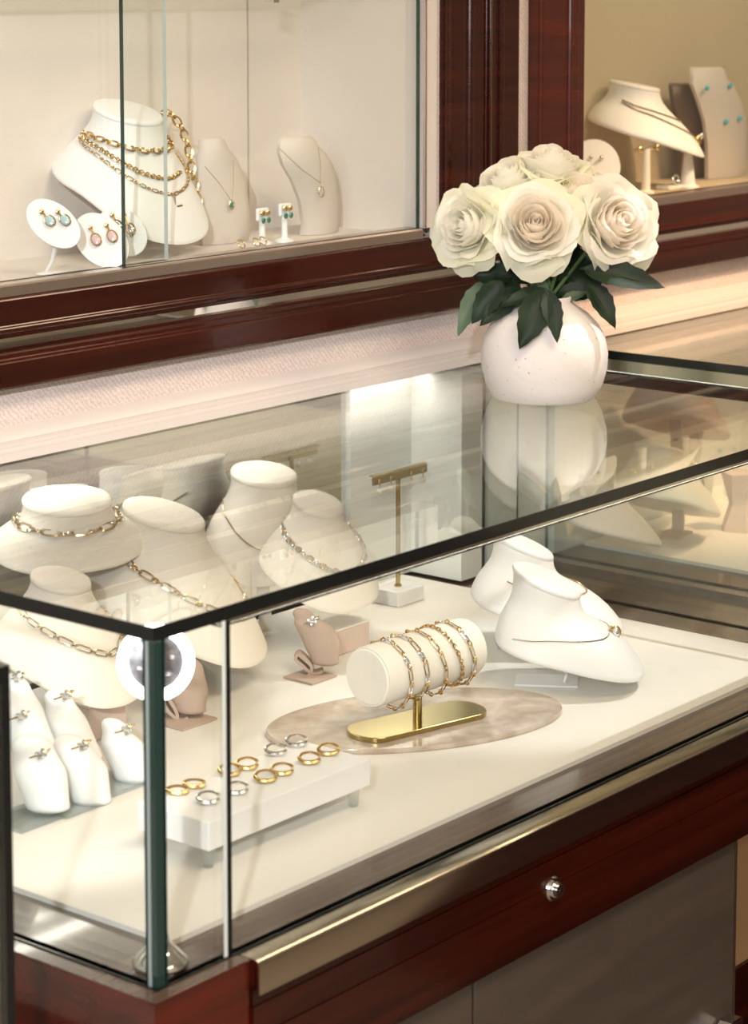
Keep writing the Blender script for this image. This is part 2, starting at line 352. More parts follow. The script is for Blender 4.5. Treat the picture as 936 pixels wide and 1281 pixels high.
# ledge frame around the deck
MB().box(-.0196, 1.262, -.0005, .052, -.335, ZB).build('front_ledge', ledgem, c)
MB().box(-.0196, .0699, .052, .6895, -.335, ZB).build('left_ledge', ledgem, c)
MB().box(1.1655, 1.262, .0525, .69, -.335, ZB).build('right_ledge', ledgem, c)
MB().box(-.004, XE, -.0025, -.0006, ZB - .001, ZB + .0012).build('glazing_gasket', gblack, c)
MB().box(-.0025, -.0006, -.004, YB, ZB - .001, ZB + .0012).build('glazing_gasket', gblack, c)
MB().box(XE + .001, XE + .003, 0, YB, ZB - .001, ZB + .0012).build('glazing_gasket', gblack, c)
# mahogany base
bevel(MB().prism([(-.020, -.018), (.092, -.018), (.092, .69), (-.020, .69)], -.97, ZB - .0005, 2).build('corner_block', mahogr, c), .0015, 2)
MB().box(-.0195, .0925, -.0175, 0, ZB - .0004, ZB).build('block_cap', ledgem, c)
bronze2 = bronze
bt = [(0, ZB), (-.022, ZB), (-.0255, ZB - .0015), (-.0265, ZB - .005), (-.0265, ZB - .030), (-.024, ZB - .030), (-.024, ZB - .006), (-.021, ZB - .0025), (0, ZB - .0025)]
MB().prism([(p[0], p[1]) for p in bt], .094, 1.262).build('steel_strip', bronze, c, smooth=True, angle=30)
MB().box(.0925, 1.262, -.0205, .0, -.3400, -.3026).build('upper_fascia', mahog, c)
MB().box(.0925, 1.262, -.0215, .0, -.3665, -.3410).build('middle_fascia', mahog, c)
MB().box(.0925, 1.262, -.0225, .0, -.4220, -.3675).build('lower_fascia', mahog, c)
# lock, doors, hinge
lk = MB(); yl = -.0225
lp = PY(693, 1112, yl)
def disc(cx_, y0, y1, cz, r0, r1, n=24, mb=None, mi=0):
    mb = mb or MB(); R = [[(cx_ + r * math.cos(2 * PI * j / n), y, cz + r * math.sin(2 * PI * j / n)) for j in range(n)] for y, r in ((y0, r0), (y1, r1))]
    return mb.rings(R, True, True, mi)
lock = disc(lp.x, yl + .001, yl - .0025, lp.z, .0125, .0112).build('lock', chrome, c, smooth=True)
disc(lp.x, yl - .0025, yl - .0085, lp.z, .0078, .0073).build('lock_barrel', chrome, lock, smooth=True)
disc(lp.x, yl - .0085, yl - .009, lp.z, .0024, .0022).build('keyhole', gblack, lock)
bevel(MB().box(.0935, .405, -.016, 0, -.95, -.4235).build('cabinet_door', door, c), .0015)
bevel(MB().box(.4085, .884, -.016, 0, -.95, -.4235).build('cabinet_door', door, c), .0015)
MB().box(.884, .8875, -.0165, .001, -.95, -.4235).build('door_edge_trim', nickel, c)
hg = MB(); hp = PY(905, 1275, -.0165)
hz = hp.z
R = []
for k in range(13):
    a = PI * k / 12
    R.append((hp.x - .016 * math.sin(a) * .9, hz - .014 + .020 * (1 - abs(math.cos(a))) if 0 else hz))
pts = [(hp.x - .022, hz - .04), (hp.x - .022, hz - .010), (hp.x - .018, hz - .002), (hp.x - .010, hz + .003), (hp.x + .014, hz + .003), (hp.x + .014, hz - .04)]
n = len(pts)
hg.rings([[(p[0], -.0165, p[1]) for p in pts], [(p[0], -.034, p[1]) for p in pts]])
bevel(hg.build('glass_hinge', chrome, c), .002, 2)
MB().box(.8876, 1.25, .10, .11, -.668, -.4235).build('kneehole_panel', tan, c)
MB().box(.8876, 1.25, .095, .11, -.95, -.6682).build('kneehole_plinth', mahog, c)
MB().box(.0935, 1.25, .001, .66, -.969, -.9505).build('plinth', mahog, c)
MB().box(.0935, .8, .112, .66, -.9504, -.336).build('carcass', mahog, c)
# ---- corner spotlight: flanged chrome rod with a ring lamp
rx, ry = .036, .031
lt = thing('rod_spotlight', 'chrome rod lamp with a lit white ring head in the near corner of the case', 'lamp', (rx, ry, D0))
MB().lathe([(.0, .0), (.0235, .0), (.024, .003), (.021, .008), (.013, .015), (.008, .021), (.006, .028), (.0, .029)], 28, (rx, ry, ZB + .0005)).build('flange', chrome, lt, smooth=True, angle=60)
MB().tube([(rx, ry, ZB + .02), (rx, ry, -.075)], .0026, 12).build('rod', chrome, lt, smooth=True)
MB().tube([(rx, ry, ZB + .024), (rx, ry, ZB + .032)], .0042, 12).build('collar', brass, lt, smooth=True)
hc = Vector((rx + .002, ry + .004, -.043)); look = (CAM - hc).normalized(); look.z *= .6; look.normalize()
rot = look.to_track_quat('Z', 'Y').to_matrix()
def disc_rings(prof, n=32): return [[hc + rot @ Vector((r * math.cos(2 * PI * j / n), r * math.sin(2 * PI * j / n), z)) for j in range(n)] for r, z in prof]
head = MB().rings(disc_rings([(.008, -.022), (.014, -.020), (.024, -.012), (.0305, -.003), (.0305, .001)])).build('lamp_head', chrome, lt, smooth=True)
rg = disc_rings([(.0305, .0012), (.0315, .0035), (.029, .0065), (.0245, .0065), (.0228, .004), (.0228, .0012)]); rg.append(rg[0]); MB().rings(rg, False, False).build('lit_ring', ledwhite, head, smooth=True)
ln = MB().rings(disc_rings([(.0226, .0012), (.0226, .003), (.016, .0045), (.008, .0055), (.001, .0058)]))
ln.build('lens', lensm, head, smooth=True)
for i in range(6):
    rr = .0135; q = 2 * PI * i / 6 + .3; MB().ellipsoid(hc + rot @ Vector((rr * math.cos(q), rr * math.sin(q), .0052)), .0026, .0026, .0016, 8, 6).build('lens_facet', facet, head, smooth=True)
lamp('rod_lamp_light', 'SPOT', (hc.x + .004, hc.y + .040, hc.z), (.20, .36, -.27), 2.2, (1, .98, .95), .02, spot=62, blend=.6)
# ================================================================== NEIGHBOURING COUNTERS
c2 = thing('glass_display_counter', 'second glass counter crossing behind the vase at the right end of the main one', 'display counter', (1.7, 0, -.97))
X2 = 1.40
slab_glass(X2, 2.05, -.9, .602, -.012, 0, [0, 0, 1, 1, 1, 1]).build('glass_top', [glass, gblack], c2)
slab_glass(X2, X2 + .008, -.9, .602, ZB, -.0121, [1, 1, 1, 0, 1, 0]).build('side_pane', [glass, gedge], c2)
MB().box(X2 + .0085, X2 + .020, -.9, .59, -.030, -.0122, 0, [1, 0, 0, 0, 0, 0]).build('light_rail', [bronze, ledstrip], c2)
MB().box(X2 + .0082, X2 + .0203, -.9, .59, -.034, -.0301).build('rail_lip', gblack, c2)
MB().box(X2 + .0085, 2.04, .592, .602, ZB, -.0122).build('back_panel', panelw, c2)
MB().box(1.475, 2.04, -.9, .585, ZB - .01, D0).build('deck', deckm, c2)
MB().box(1.372, 1.4745, -.9, .602, -.335, ZB).build('side_ledge', ledgem, c2)
MB().box(1.2625, 1.3715, -.9, .602, -.335, ZB - .008).build('counter_filler', ledgem, c2)
MB().box(1.262, 1.398, .600, .6045, ZB, -.0135).build('filler_panel', panelw, c2)
MB().box(1.3285, 1.3315, .5990, .5999, ZB, -.0135).build('panel_joint', gedge, c2)
MB().box(X2 - .003, X2 - .001, -.9, .602, ZB - .001, ZB + .0012).build('glazing_gasket', gblack, c2)
MB().box(1.38, 2.05, -.9, .602, -.969, -.3352).build('base', mahog, c2)
ZC = -.43
c3 = thing('glass_display_counter', 'glass corner of a third counter cut off at the left edge of the photo', 'display counter', (-.5, .3, -.97))
slab_glass(-1.3, -.142, .012, .60, -.012, 0, [0, 0, 1, 1, 1, 1]).build('glass_top', [glass, gblack], c3)
slab_glass(-1.3, -.150, .012, .020, ZC, -.0121, [1, 1, 0, 1, 0, 1]).build('front_pane', [glass, gblack], c3)
slab_glass(-.150, -.142, .012, .60, ZC, -.0121, [1, 1, 1, 0, 1, 0]).build('side_pane', [glass, gblack], c3)
MB().box(-1.3, -.125, -.004, .60, -.46, ZC).build('ledge', ledgem, c3)
MB().box(-1.28, -.150, .045, .59, ZC - .0001, ZC + .005).build('deck', deckm, c3)
MB().box(-1.3, -.135, .004, .60, -.969, -.4602).build('base', mahog, c3)
# ================================================================== BUSTS
OUT = [(0, 1, 0, 1), (22, .89, .56, .96), (45, .54, .88, .84), (70, .10, 1, .70), (95, -.42, .97, .59), (122, -.84, .74, .50), (150, -1.0, .40, .46), (180, -1.04, 0, .445)]
def outline(th):
    a = abs((th + 180) % 360 - 180); sg = 1 if ((th + 180) % 360 - 180) >= 0 else -1
    for i in range(len(OUT) - 1):
        if OUT[i][0] <= a <= OUT[i + 1][0]:
            p0 = OUT[i - 1] if i > 0 else (-22, .89, -.56, .96); p1, p2 = OUT[i], OUT[i + 1]; p3 = OUT[i + 2] if i + 2 < len(OUT) else (210, -1, -.40, .46)
            u = (a - p1[0]) / (p2[0] - p1[0]); r = []
            for k in (1, 2, 3):
                m1 = (p2[k] - p0[k]) / (p2[0] - p0[0]) * (p2[0] - p1[0]); m2 = (p3[k] - p1[k]) / (p3[0] - p1[0]) * (p2[0] - p1[0])
                r.append((2 * u**3 - 3 * u * u + 1) * p1[k] + (u**3 - 2 * u * u + u) * m1 + (-2 * u**3 + 3 * u * u) * p2[k] + (u**3 - u * u) * m2)
            return r[0], r[1] * sg, r[2]
class Bust:
    """leaning necklace form: oval neck, flared shoulders, tongue-shaped chest. Local +x = towards the chest tip"""
    def __init__(s, loc, yaw, L=.115, D=.105, W=.062, Bk=.060, a=.038, tilt=20, nh=.026, full=.016, backd=1.0, drop=0, rnd=0):
        s.drop, s.rnd = drop, rnd
        s.loc = Vector(loc); s.rot = Matrix.Rotation(math.radians(yaw), 3, 'Z'); s.L, s.D, s.W, s.B, s.a, s.t, s.nh, s.full, s.backd = L, D, W, Bk, a, math.radians(tilt), nh, full, backd
    def loc_pt(s, th, q):
        fx, fy, fz = outline(th); fz += (1 - fz) * s.drop * (1 - abs(fy) * 0)
        if fx > 0: fy *= 1 + s.rnd * min(1, fx * 1.2)
        O = Vector((fx * (s.L if fx > 0 else s.B), fy * s.W, -fz * s.D * (s.backd if fx < 0 else 1) if fx < 0 else -fz * s.D))
        if s.backd != 1 and fx >= 0: O.z = -fz * s.D * (s.backd + (1 - s.backd) * min(1, fx * 1.0)) if fz < 1 else O.z
        c_, n_ = math.cos(math.radians(th)), math.sin(math.radians(th)); x = s.a * .9 * c_; N = Vector((x, s.a * n_, -x * math.tan(s.t)))
        P1 = N + Vector((-x * .10, -s.a * n_ * .06, -s.nh)); out = O - N
        P2 = O - out * .42 + Vector((0, 0, s.full * (max(0, c_) ** 1 * 1.0 + .25)))
        u = 1 - q
        return N * u**3 + P1 * 3 * u * u * q + P2 * 3 * u * q * q + O * q**3
    def W_(s, p): return s.loc + s.rot @ p
    def at(s, th, q, off=0):
        p = s.loc_pt(th, q)
        if off:
            dt = s.loc_pt(th + 2, q) - s.loc_pt(th - 2, q); dq = s.loc_pt(th, min(1, q + .02)) - s.loc_pt(th, max(0, q - .02))
            nn = dt.cross(dq); nn = -nn if nn.z < 0 or nn.dot(Vector((math.cos(math.radians(th)), math.sin(math.radians(th)), .3))) < 0 else nn
            p = p + nn.normalized() * off
        return s.W_(p)
    def body(s, m, parent, N=56):
        ths = [360 * j / N for j in range(N)]
        def neck(k, dz):
            return [s.W_(Vector((s.a * .9 * k * math.cos(math.radians(t)), s.a * k * math.sin(math.radians(t)), -s.a * .9 * k * math.cos(math.radians(t)) * math.tan(s.t) + dz))) for t in ths]
        R = [neck(.04, .0008), neck(.6, .0006), neck(.93, .0), neck(.985, -.0008), neck(1.015, -.003), neck(1.015, -.0055), neck(.985, -.007)]
        for q in [.06, .12, .18, .25, .32, .4, .48, .56, .64, .72, .8, .87, .93, .97, 1.0]:
            R.append([s.at(t, q) for t in ths])
        cen = s.loc_pt(0, 1) * .3 + s.loc_pt(180, 1) * .7
        def rim(k, dz): return [s.W_((s.loc_pt(t, 1) - cen) * k + cen + Vector((0, 0, dz))) for t in ths]
        R += [rim(1.008, -.002), rim(1.005, -.005), rim(.985, -.0065), rim(.9, -.003), rim(.6, .004), rim(.1, .006)]
        return MB().rings(R).build('neckform', m, parent, smooth=True, angle=55)
def stand(t, b, m, foot_z=D0, size=.05, arm=True, off=(0, 0), tall=None):
    tip = b.at(0, 1); sh = b.at(180, 1)
    mid = b.W_(b.loc_pt(0, 1) * .35 + b.loc_pt(180, 1) * .65)
    d = b.rot @ Vector((1, 0, 0)); sd = b.rot @ Vector((0, 1, 0))
    f = Vector((mid.x + off[0], mid.y + off[1], foot_z)); pts = [f + d * a_ + sd * b_ for a_, b_ in ((-size, -size * .6), (size, -size * .6), (size, size * .6), (-size, size * .6))]
    MB().rings([[p + Vector((0, 0, .0003)) for p in pts], [p + Vector((0, 0, .0025)) for p in pts]]).build('foot_plate', m, t)
    top = mid + Vector((0, 0, -.003))
    path = [f + d * (size * .55) + Vector((0, 0, .002)), f + d * (size * .62) + Vector((0, 0, .012)), f.lerp(top, .55) + d * (size * .45), f.lerp(top, .85) + d * .006, top]
    R = []
    for i in range(len(path) - 1):
        for k in range(4):
            u = k / 4; p = path[i].lerp(path[i + 1], u)
            R.append(p)
    R.append(path[-1])
    MB().rings([[p + sd * .009 + d * .0015, p + sd * .009 - d * .0015, p - sd * .009 - d * .0015, p - sd * .009 + d * .0015] for p in R]).build('prop', m, t, smooth=True)
# ------------------------------------------------------------------ chain makers
def polyarc(pts, step):
    pts = [Vector(p) for p in pts]; out = [pts[0].copy()]; acc = 0; prev = pts[0]
    for p in pts[1:]:
        seg = (p - prev).length
        while acc + seg >= step:
            u = (step - acc) / seg; prev = prev.lerp(p, u); out.append(prev.copy()); seg = (p - prev).length; acc = 0
        acc += seg; prev = p
    return out
LINKS = {}
def linkmesh(kind, l, w_, r, m):
    key = (kind, round(l, 5), round(w_, 5), round(r, 5), m.name)
    if key in LINKS: return LINKS[key]
    mb = MB()
    if kind == 'oval': pts = [(l / 2 * math.cos(2 * PI * k / 10), w_ / 2 * math.sin(2 * PI * k / 10), 0) for k in range(10)]
    else:
        hw = w_ / 2; pts = []
        for k in range(5): a = -PI / 2 + PI * k / 4; pts.append((l / 2 - hw + hw * math.cos(a), hw * math.sin(a), 0))
        for k in range(5): a = PI / 2 + PI * k / 4; pts.append((-l / 2 + hw + hw * math.cos(a), hw * math.sin(a), 0))
    mb.tube(pts, r, 4, closed=True)
    LINKS[key] = mb.mesh('link', m, True, 80); return LINKS[key]
def frame(p0, p1, nrm, roll=0):
    t = (p1 - p0).normalized(); nrm = (nrm - t * nrm.dot(t)).normalized(); sd = nrm.cross(t)
    M = Matrix(((t.x, sd.x, nrm.x, 0), (t.y, sd.y, nrm.y, 0), (t.z, sd.z, nrm.z, 0), (0, 0, 0, 1)))
    M = M @ Matrix.Rotation(roll, 4, 'X'); M.translation = (p0 + p1) / 2; return M
def linkchain(root, path, spec, nrmf):
    """spec: list of (mesh, pitch, roll) repeated along path; every link is a child part"""
    L = 0; pts = polyarc(path, .0005); i = 0; k = 0; N = len(pts)
    while True:
        me, pitch, roll = spec[k % len(spec)]; j = i + int(round(pitch / .0005))
        if j >= N: break
        M = frame(pts[i], pts[j], nrmf((i + j) / 2 / N), roll)
        o = bpy.data.objects.new('link', me); COL.objects.link(o); o.parent = root; M.translation -= Vector(root.location); o.matrix_local = M
        i = j; k += 1
def finechain(name, root, path, r, m, beads=None, kind=None, step=.0022):
    pts = polyarc(path, step); mb = MB()
    if beads:
        for i in range(len(pts) - 1):
            p = (pts[i] + pts[i + 1]) / 2; d = (pts[i + 1] - pts[i]).normalized().to_track_quat('X', 'Z').to_matrix()
            mb.ellipsoid(p, step * .55, beads, beads, 6, 4, rot=d)
        return mb.build(name, m, root, smooth=True, kind='stuff')
    mb.tube(pts, r, 5); return mb.build(name, m, root, smooth=True)
def neckpath(b, q0, qf, th0=120, th1=None, off=.001, n=90, vee=1.6, asym=0):
    """closed-looking necklace line: q0 at the sides, qf at the front"""
    th1 = -th0 if th1 is None else th1; P = []
    for k in range(n + 1):
        th = th0 + (th1 - th0) * k / n; u = min(1, abs(th) / 115.0); q = qf + (q0 - qf) * (u ** vee)
        P.append(b.at(th, max(0.02, min(.985, q)), off))
    return P
def bust_thing(label, b, m, group='necklace busts', stm=None, **k):
    t = thing('necklace_bust', label, 'bust', (b.loc.x, b.loc.y, k.get('foot_z', D0)), group); b.body(m, t)
    if stm is not None: stand(t, b, stm, **k)
    return t
def up_n(b):
    return lambda u: Vector((b.rot @ Vector((.5, 0, .8))))
# ------------------------------------------------------------------ busts standing in the main case
def NK(px, py, z): return PZ(px, py, z)
def fit(nk, tip, **k):
    d = tip - nk; return Bust(nk, math.degrees(math.atan2(d.y, d.x)), L=math.hypot(d.x, d.y), D=-d.z, **k)
bG = Bust(NK(684, 722, -.172), -57, L=.112, D=.104, W=.064, Bk=.056, a=.043, tilt=22, nh=.050, drop=.30, rnd=.30, full=.020); tG = bust_thing('white bust at front right of the case wearing a fine chain with a small pendant', bG, whitel, stm=whitel, size=.036)
bF = Bust(NK(655, 678, -.168), -48, L=.12, D=.10, W=.064, a=.040, tilt=22, nh=.046, drop=.28, rnd=.3); tF = bust_thing('white bust half hidden behind the front right one, with a thin beaded chain', bF, whitel, stm=acrylic, size=.034)
bB = Bust(NK(205, 640, -.098), -66, L=.116, D=.162, W=.096, Bk=.084, a=.051, nh=.036, tilt=16); tB = bust_thing('large cream bust in the middle of the left group wearing a gold paperclip chain', bB, cream, stm=acrylic, size=.05)
bC = Bust(NK(76, 722, -.121), -78, L=.085, D=.120, W=.076, Bk=.062, a=.034, nh=.028, tilt=14); tC = bust_thing('cream bust at left nearest the glass corner with a slim pale gold paperclip chain', bC, cream)
bE = Bust(NK(398, 627, -.117), -92, L=.062, D=.118, W=.078, Bk=.050, a=.032, nh=.030, tilt=20); tE = bust_thing('cream bust on a blush box beside the brass stand, with a sparkling necklace', bE, cream)
bD = Bust(NK(330, 590, -.092), -100, L=.030, D=.130, W=.080, Bk=.040, a=.042, nh=.036, tilt=12); tD = bust_thing('tall cream bust standing behind the one with the sparkling necklace', bD, cream, stm=cream, size=.03)
bA = Bust(NK(84, 622, -.066), -115, L=.040, D=.072, W=.090, Bk=.032, a=.050, nh=.034, tilt=8); tA = bust_thing('wide low cream collar bust at the back left wearing a thick gold chain', bA, cream, stm=cream, size=.03)
def pedestal(label, corner, sx, sy, h, m=pinkbox, back=0):
    x, y = corner; t = thing('display_box', label, 'display box', (x + sx / 2, y + sy / 2, D0))
    bevel(MB().box(x, x + sx, y, y + sy, D0 + .0003, D0 + h - .0022).build('box_body', m, t), .001)
    bevel(MB().box(x - .0006, x + sx + .0006, y - .0006, y + sy + .0006, D0 + h - .002, D0 + h).build('box_top', cream, t), .0008)
    return t
p = NK(420, 822, D0); pedestal('blush pink display box holding up the sparkling-necklace bust', (p.x, p.y), .064, .045, .032)
p = NK(112, 930, D0); pedestal('blush pink display box under the left front bust', (p.x, p.y), .055, .05, .040)
# ---- necklaces in the case
def necklace(label, b, nm='necklace', group=None): return thing(nm, label, 'necklace', tuple(b.at(0, .5, .002)), group)
def nrm_for(b, P):
    n = len(P)
    def f(u):
        k = min(n - 1, max(0, int(u * n))); p = P[k] - b.W_(Vector((-.01, 0, -.12))); return p.normalized()
    return f
def jump(P): return P
t = necklace('gold paperclip chain of alternating long and short links on the large cream bust', bB)
P = neckpath(bB, .48, .80, 125, off=.0016, vee=1.0)
LG = linkmesh('clip', .0185, .0066, .00125, gold); SG = linkmesh('clip', .0075, .0045, .0011, gold); LGs = linkmesh('clip', .0185, .0062, .00095, silver)
linkchain(t, P, [(LG, .0165, 0), (SG, .0060, 1.3), (SG, .0060, .2), (LG, .0165, .15), (SG, .0060, 1.3), (SG, .0055, 0)], nrm_for(bB, P))
t = necklace('slim pale gold paperclip chain with open rectangular links on the left front bust', bC)
P = neckpath(bC, .48, .74, 122, off=.0016, vee=.85)
LP = linkmesh('clip', .0175, .0058, .0007, rosegold); SP = linkmesh('clip', .0062, .004, .0008, rosegold)
linkchain(t, P, [(LP, .0165, 0), (SP, .0045, 1.4)], nrm_for(bC, P))
t = necklace('thick brushed gold chain of long oval links on the wide back left collar bust', bA)
P = neckpath(bA, .40, .42, 122, off=.0022, vee=1.6)
LA = linkmesh('clip', .020, .0085, .0016, rosegold); SA = linkmesh('clip', .009, .006, .0014, rosegold)
linkchain(t, P, [(LA, .0180, 0), (SA, .0080, 1.3), (SA, .0080, .3)], nrm_for(bA, P))
t = necklace('sparkling white stone and pale gold link necklace beside the brass earring stand', bE)
P = neckpath(bE, .48, .78, 122, off=.002, vee=.9)
LE = linkmesh('oval', .0085, .0060, .0011, silver); LE2 = linkmesh('oval', .0085, .0060, .0011, rosegold)
linkchain(t, P, [(LE, .0062, .5), (LE2, .0062, -.5), (LE, .0062, .9)], nrm_for(bE, P))
mb = MB()
for q in polyarc(P, .0036): mb.ellipsoid(q + Vector((-.0004, -.0006, .0008)), .0017, .0017, .0017, 6, 4)
mb.build('stones', diamond, t, kind='stuff')
t = necklace('slim pale gold chain on the tall bust at the back', bD)
finechain('chain', t, neckpath(bD, .48, .80, 118, off=.0012, vee=1.3), .0006, rosegold, beads=.0012)
t = necklace('fine gold chain with a small two-tone pendant on the front right bust', bG)
P = neckpath(bG, .90, .60, 112, off=.0008, vee=1.3); finechain('chain', t, P, .00055, rosegold)
q = bG.at(0, .60, .0035); d = bG.rot @ Vector((.75, 0, -.6))
pn = MB().ellipsoid(q, .0025, .0025, .0035, 10, 6).build('pendant_bail', rosegold, t, smooth=True)
pd = MB().ellipsoid(q + d * .008, .0045, .0045, .0065, 12, 8); pd.build('pendant', diamond, t, smooth=True)
MB().tube([q + d * .008 + Vector((math.cos(a) * .005 * .63, -.776 * math.cos(a) * .005, math.sin(a) * .007)) for a in [2 * PI * k / 16 for k in range(16)]], .0012, 6, closed=True).build('pendant_rim', gold, t, smooth=True)
t = necklace('thin beaded gold chain on the rear right bust', bF)
finechain('chain', t, neckpath(bF, .55, .62, 112, off=.0012, vee=1.2), .0005, gold, beads=.0010)
# ---- brass T-shaped earring stand
pc = NK(498, 752, D0); cx0, cy0 = pc.x, pc.y
t = thing('earring_stand', 'brass T-shaped earring stand on a white marble block', 'jewelry stand', (cx0, cy0, D0))
bevel(MB().box(cx0 - .027, cx0 + .027, cy0 - .022, cy0 + .022, D0 + .0003, D0 + .020).build('marble_base', wmarble, t), .0015)
ztop = PY(498, 592, cy0).z
MB().tube([(cx0, cy0, D0 + .020), (cx0, cy0, ztop)], .0030, 12).build('pole', brass, t, smooth=True)
MB().tube([(cx0, cy0, D0 + .020), (cx0, cy0, D0 + .0225)], .0050, 12).build('pole_collar', brass, t, smooth=True)
bevel(MB().box(cx0 - .056, cx0 + .056, cy0 - .0045, cy0 - .0015, ztop - .007, ztop + .006).build('crossbar', brass, t), .0008)
MB().box(cx0 - .056, cx0 + .056, cy0 - .0015, cy0 + .0025, ztop + .0045, ztop + .006).build('crossbar_top', brass, t)
for k, (dx, nm) in enumerate(((-.046, 'outer left'), (-.022, 'inner left'), (.020, 'inner right'), (.044, 'outer right'))):
    e = thing('drop_earring', nm + ' tiny pearl drop earring hanging from the brass bar', 'earring', (cx0 + dx, cy0 - .006, ztop - .002), 'pearl drops on the brass bar')
    MB().ellipsoid((cx0 + dx, cy0 - .006, ztop - .002), .0026, .0018, .0026, 8, 6).build('stud', gold, e, smooth=True)
    MB().tube([(cx0 + dx, cy0 - .0065, ztop - .004), (cx0 + dx, cy0 - .0065, ztop - .012)], .0006, 6).build('hook', gold, e)
    MB().ellipsoid((cx0 + dx, cy0 - .0065, ztop - .0155), .0036, .0036, .0042, 10, 8).build('pearl', ivory, e, smooth=True)
# ---- marble disc, brass foot and bracelet roll
u1 = Vector((.875, -.484, 0)); v1 = Vector((.484, .875, 0)); mc = Vector((.668, .258, D0))
R = []
for z, k in ((.0003, .992), (.002, 1.0), (.0048, 1.0), (.006, .994)):
    R.append([mc + u1 * (.170 * k * math.cos(2 * PI * j / 96)) + v1 * (.096 * k * math.sin(2 * PI * j / 96)) + Vector((0, 0, z)) for j in range(96)])
tag(MB().rings(R).build('marble_disc', marble, None, smooth=True, angle=30), 'oval slab of polished beige marble under the bracelet stand', 'marble slab')
ZT = D0 + .0062
t = thing('bracelet_stand', 'linen-covered bracelet roll on a brass post and oblong brass foot', 'bracelet stand', (.666, .254, ZT))
ea, eb = NK(463, 915, ZT + .004), NK(580, 887, ZT + .004); ax = (eb - ea); ax.z = 0; la = ax.length / 2; ax.normalize(); sx = Vector((-ax.y, ax.x, 0)); cc = (ea + eb) / 2; cc.z = ZT
hwid = .030; prof = []
for k in range(17): a = -PI / 2 + PI * k / 16; prof.append(ax * (la - .002 + hwid * .8 * math.cos(a)) + sx * (hwid * math.sin(a)))
for k in range(17): a = PI / 2 + PI * k / 16; prof.append(ax * (-la + .002 + hwid * .8 * math.cos(a)) + sx * (hwid * math.sin(a)))
bevel(MB().rings([[cc + p for p in prof], [cc + p + Vector((0, 0, .0055)) for p in prof]]).build('foot', brass, t, smooth=True, angle=30), .0008)
zc = D0 + .0135 + .064; AX = (NK(590, 808, -.225) - NK(455, 850, -.225)); AX.z = 0; AX.normalize(); cyl = Vector((cc.x, cc.y, PD(524, 828, depth((cc.x, cc.y, -.22))).z))
MB().tube([cc + Vector((0, 0, .005)), (cc.x, cc.y, cyl.z - .030)], .0050, 16).build('post', brass, t, smooth=True)
half = .078; rad = .0325; SX = Vector((-AX.y, AX.x, 0)); Zv = Vector((0, 0, 1))
def circ(o, r, n=40, tilt=0): return [o + SX * (r * math.cos(2 * PI * j / n)) + Zv * (r * math.sin(2 * PI * j / n)) + AX * (tilt * math.sin(2 * PI * j / n)) for j in range(n)]
R = [circ(cyl + AX * u, rad * k) for u, k in ((-half + .0005, .90), (-half, .97), (-half + .003, 1.0), (half - .003, 1.0), (half, .97), (half - .0005, .90))]
MB().rings(R).build('roll', ivory, t, smooth=True, angle=30)
MB().rings([circ(cyl - AX * (half - .0004), rad * .93), circ(cyl - AX * (half + .0012), rad * .88)]).build('end_cap', cream, t, smooth=True)
MB().rings([circ(cyl + AX * (half - .0004), rad * .93), circ(cyl + AX * (half + .0012), rad * .88)]).build('end_cap', cream, t, smooth=True)
LB = [linkmesh('clip', .0150, .0050, .0007, gold), linkmesh('clip', .0150, .0050, .0008, silver), linkmesh('clip', .0062, .004, .0009, gold), linkmesh('clip', .010, .005, .0010, diamond), linkmesh('oval', .006, .0035, .0008, gold)]
bspec = [('nearest the end cap, of gold and pave silver links', -.046, .005, .004, [(LB[0], .0138, 0), (LB[2], .0048, 1.3), (LB[3], .0092, 0), (LB[2], .0048, 1.3)]),
         ('second from the near end, mixing gold bars and white stones', -.020, .002, .006, [(LB[3], .0092, 0), (LB[2], .0048, 1.2), (LB[0], .0138, .2)]),
         ('in the middle of the roll, of plain gold paperclip links', .010, .004, .010, [(LB[0], .0138, 0), (LB[2], .0048, 1.4)]),
         ('second from the far end, a fine gold cable chain', .036, .001, .012, [(LB[4], .0046, .7), (LB[4], .0046, -.7)]),
         ('nearest the far end, mixing silver and gold links', .056, .003, .008, [(LB[1], .0138, 0), (LB[2], .0048, 1.2), (LB[0], .0138, 0), (LB[2], .0048, 1.2)])]
for lab, u, sag, tl, sp in bspec:
    o0 = cyl + AX * u; e = thing('bracelet', 'bracelet ' + lab, 'bracelet', tuple(o0 - Zv * (rad + .002 + sag)), 'bracelets on the linen roll')
    P = []
    for j in range(121):
        a = 2 * PI * j / 120; s_ = math.sin(a); r = rad + .0018; P.append(o0 + SX * (r * math.cos(a)) + Zv * (r * s_ - (sag * 1.4 * max(0, -s_) ** 1.5)) + AX * (tl * s_ * -1 + tl * .3 * math.cos(a)))
    linkchain(e, P, sp, lambda uu, o0=o0: SX * math.cos(2 * PI * uu) + Zv * math.sin(2 * PI * uu))
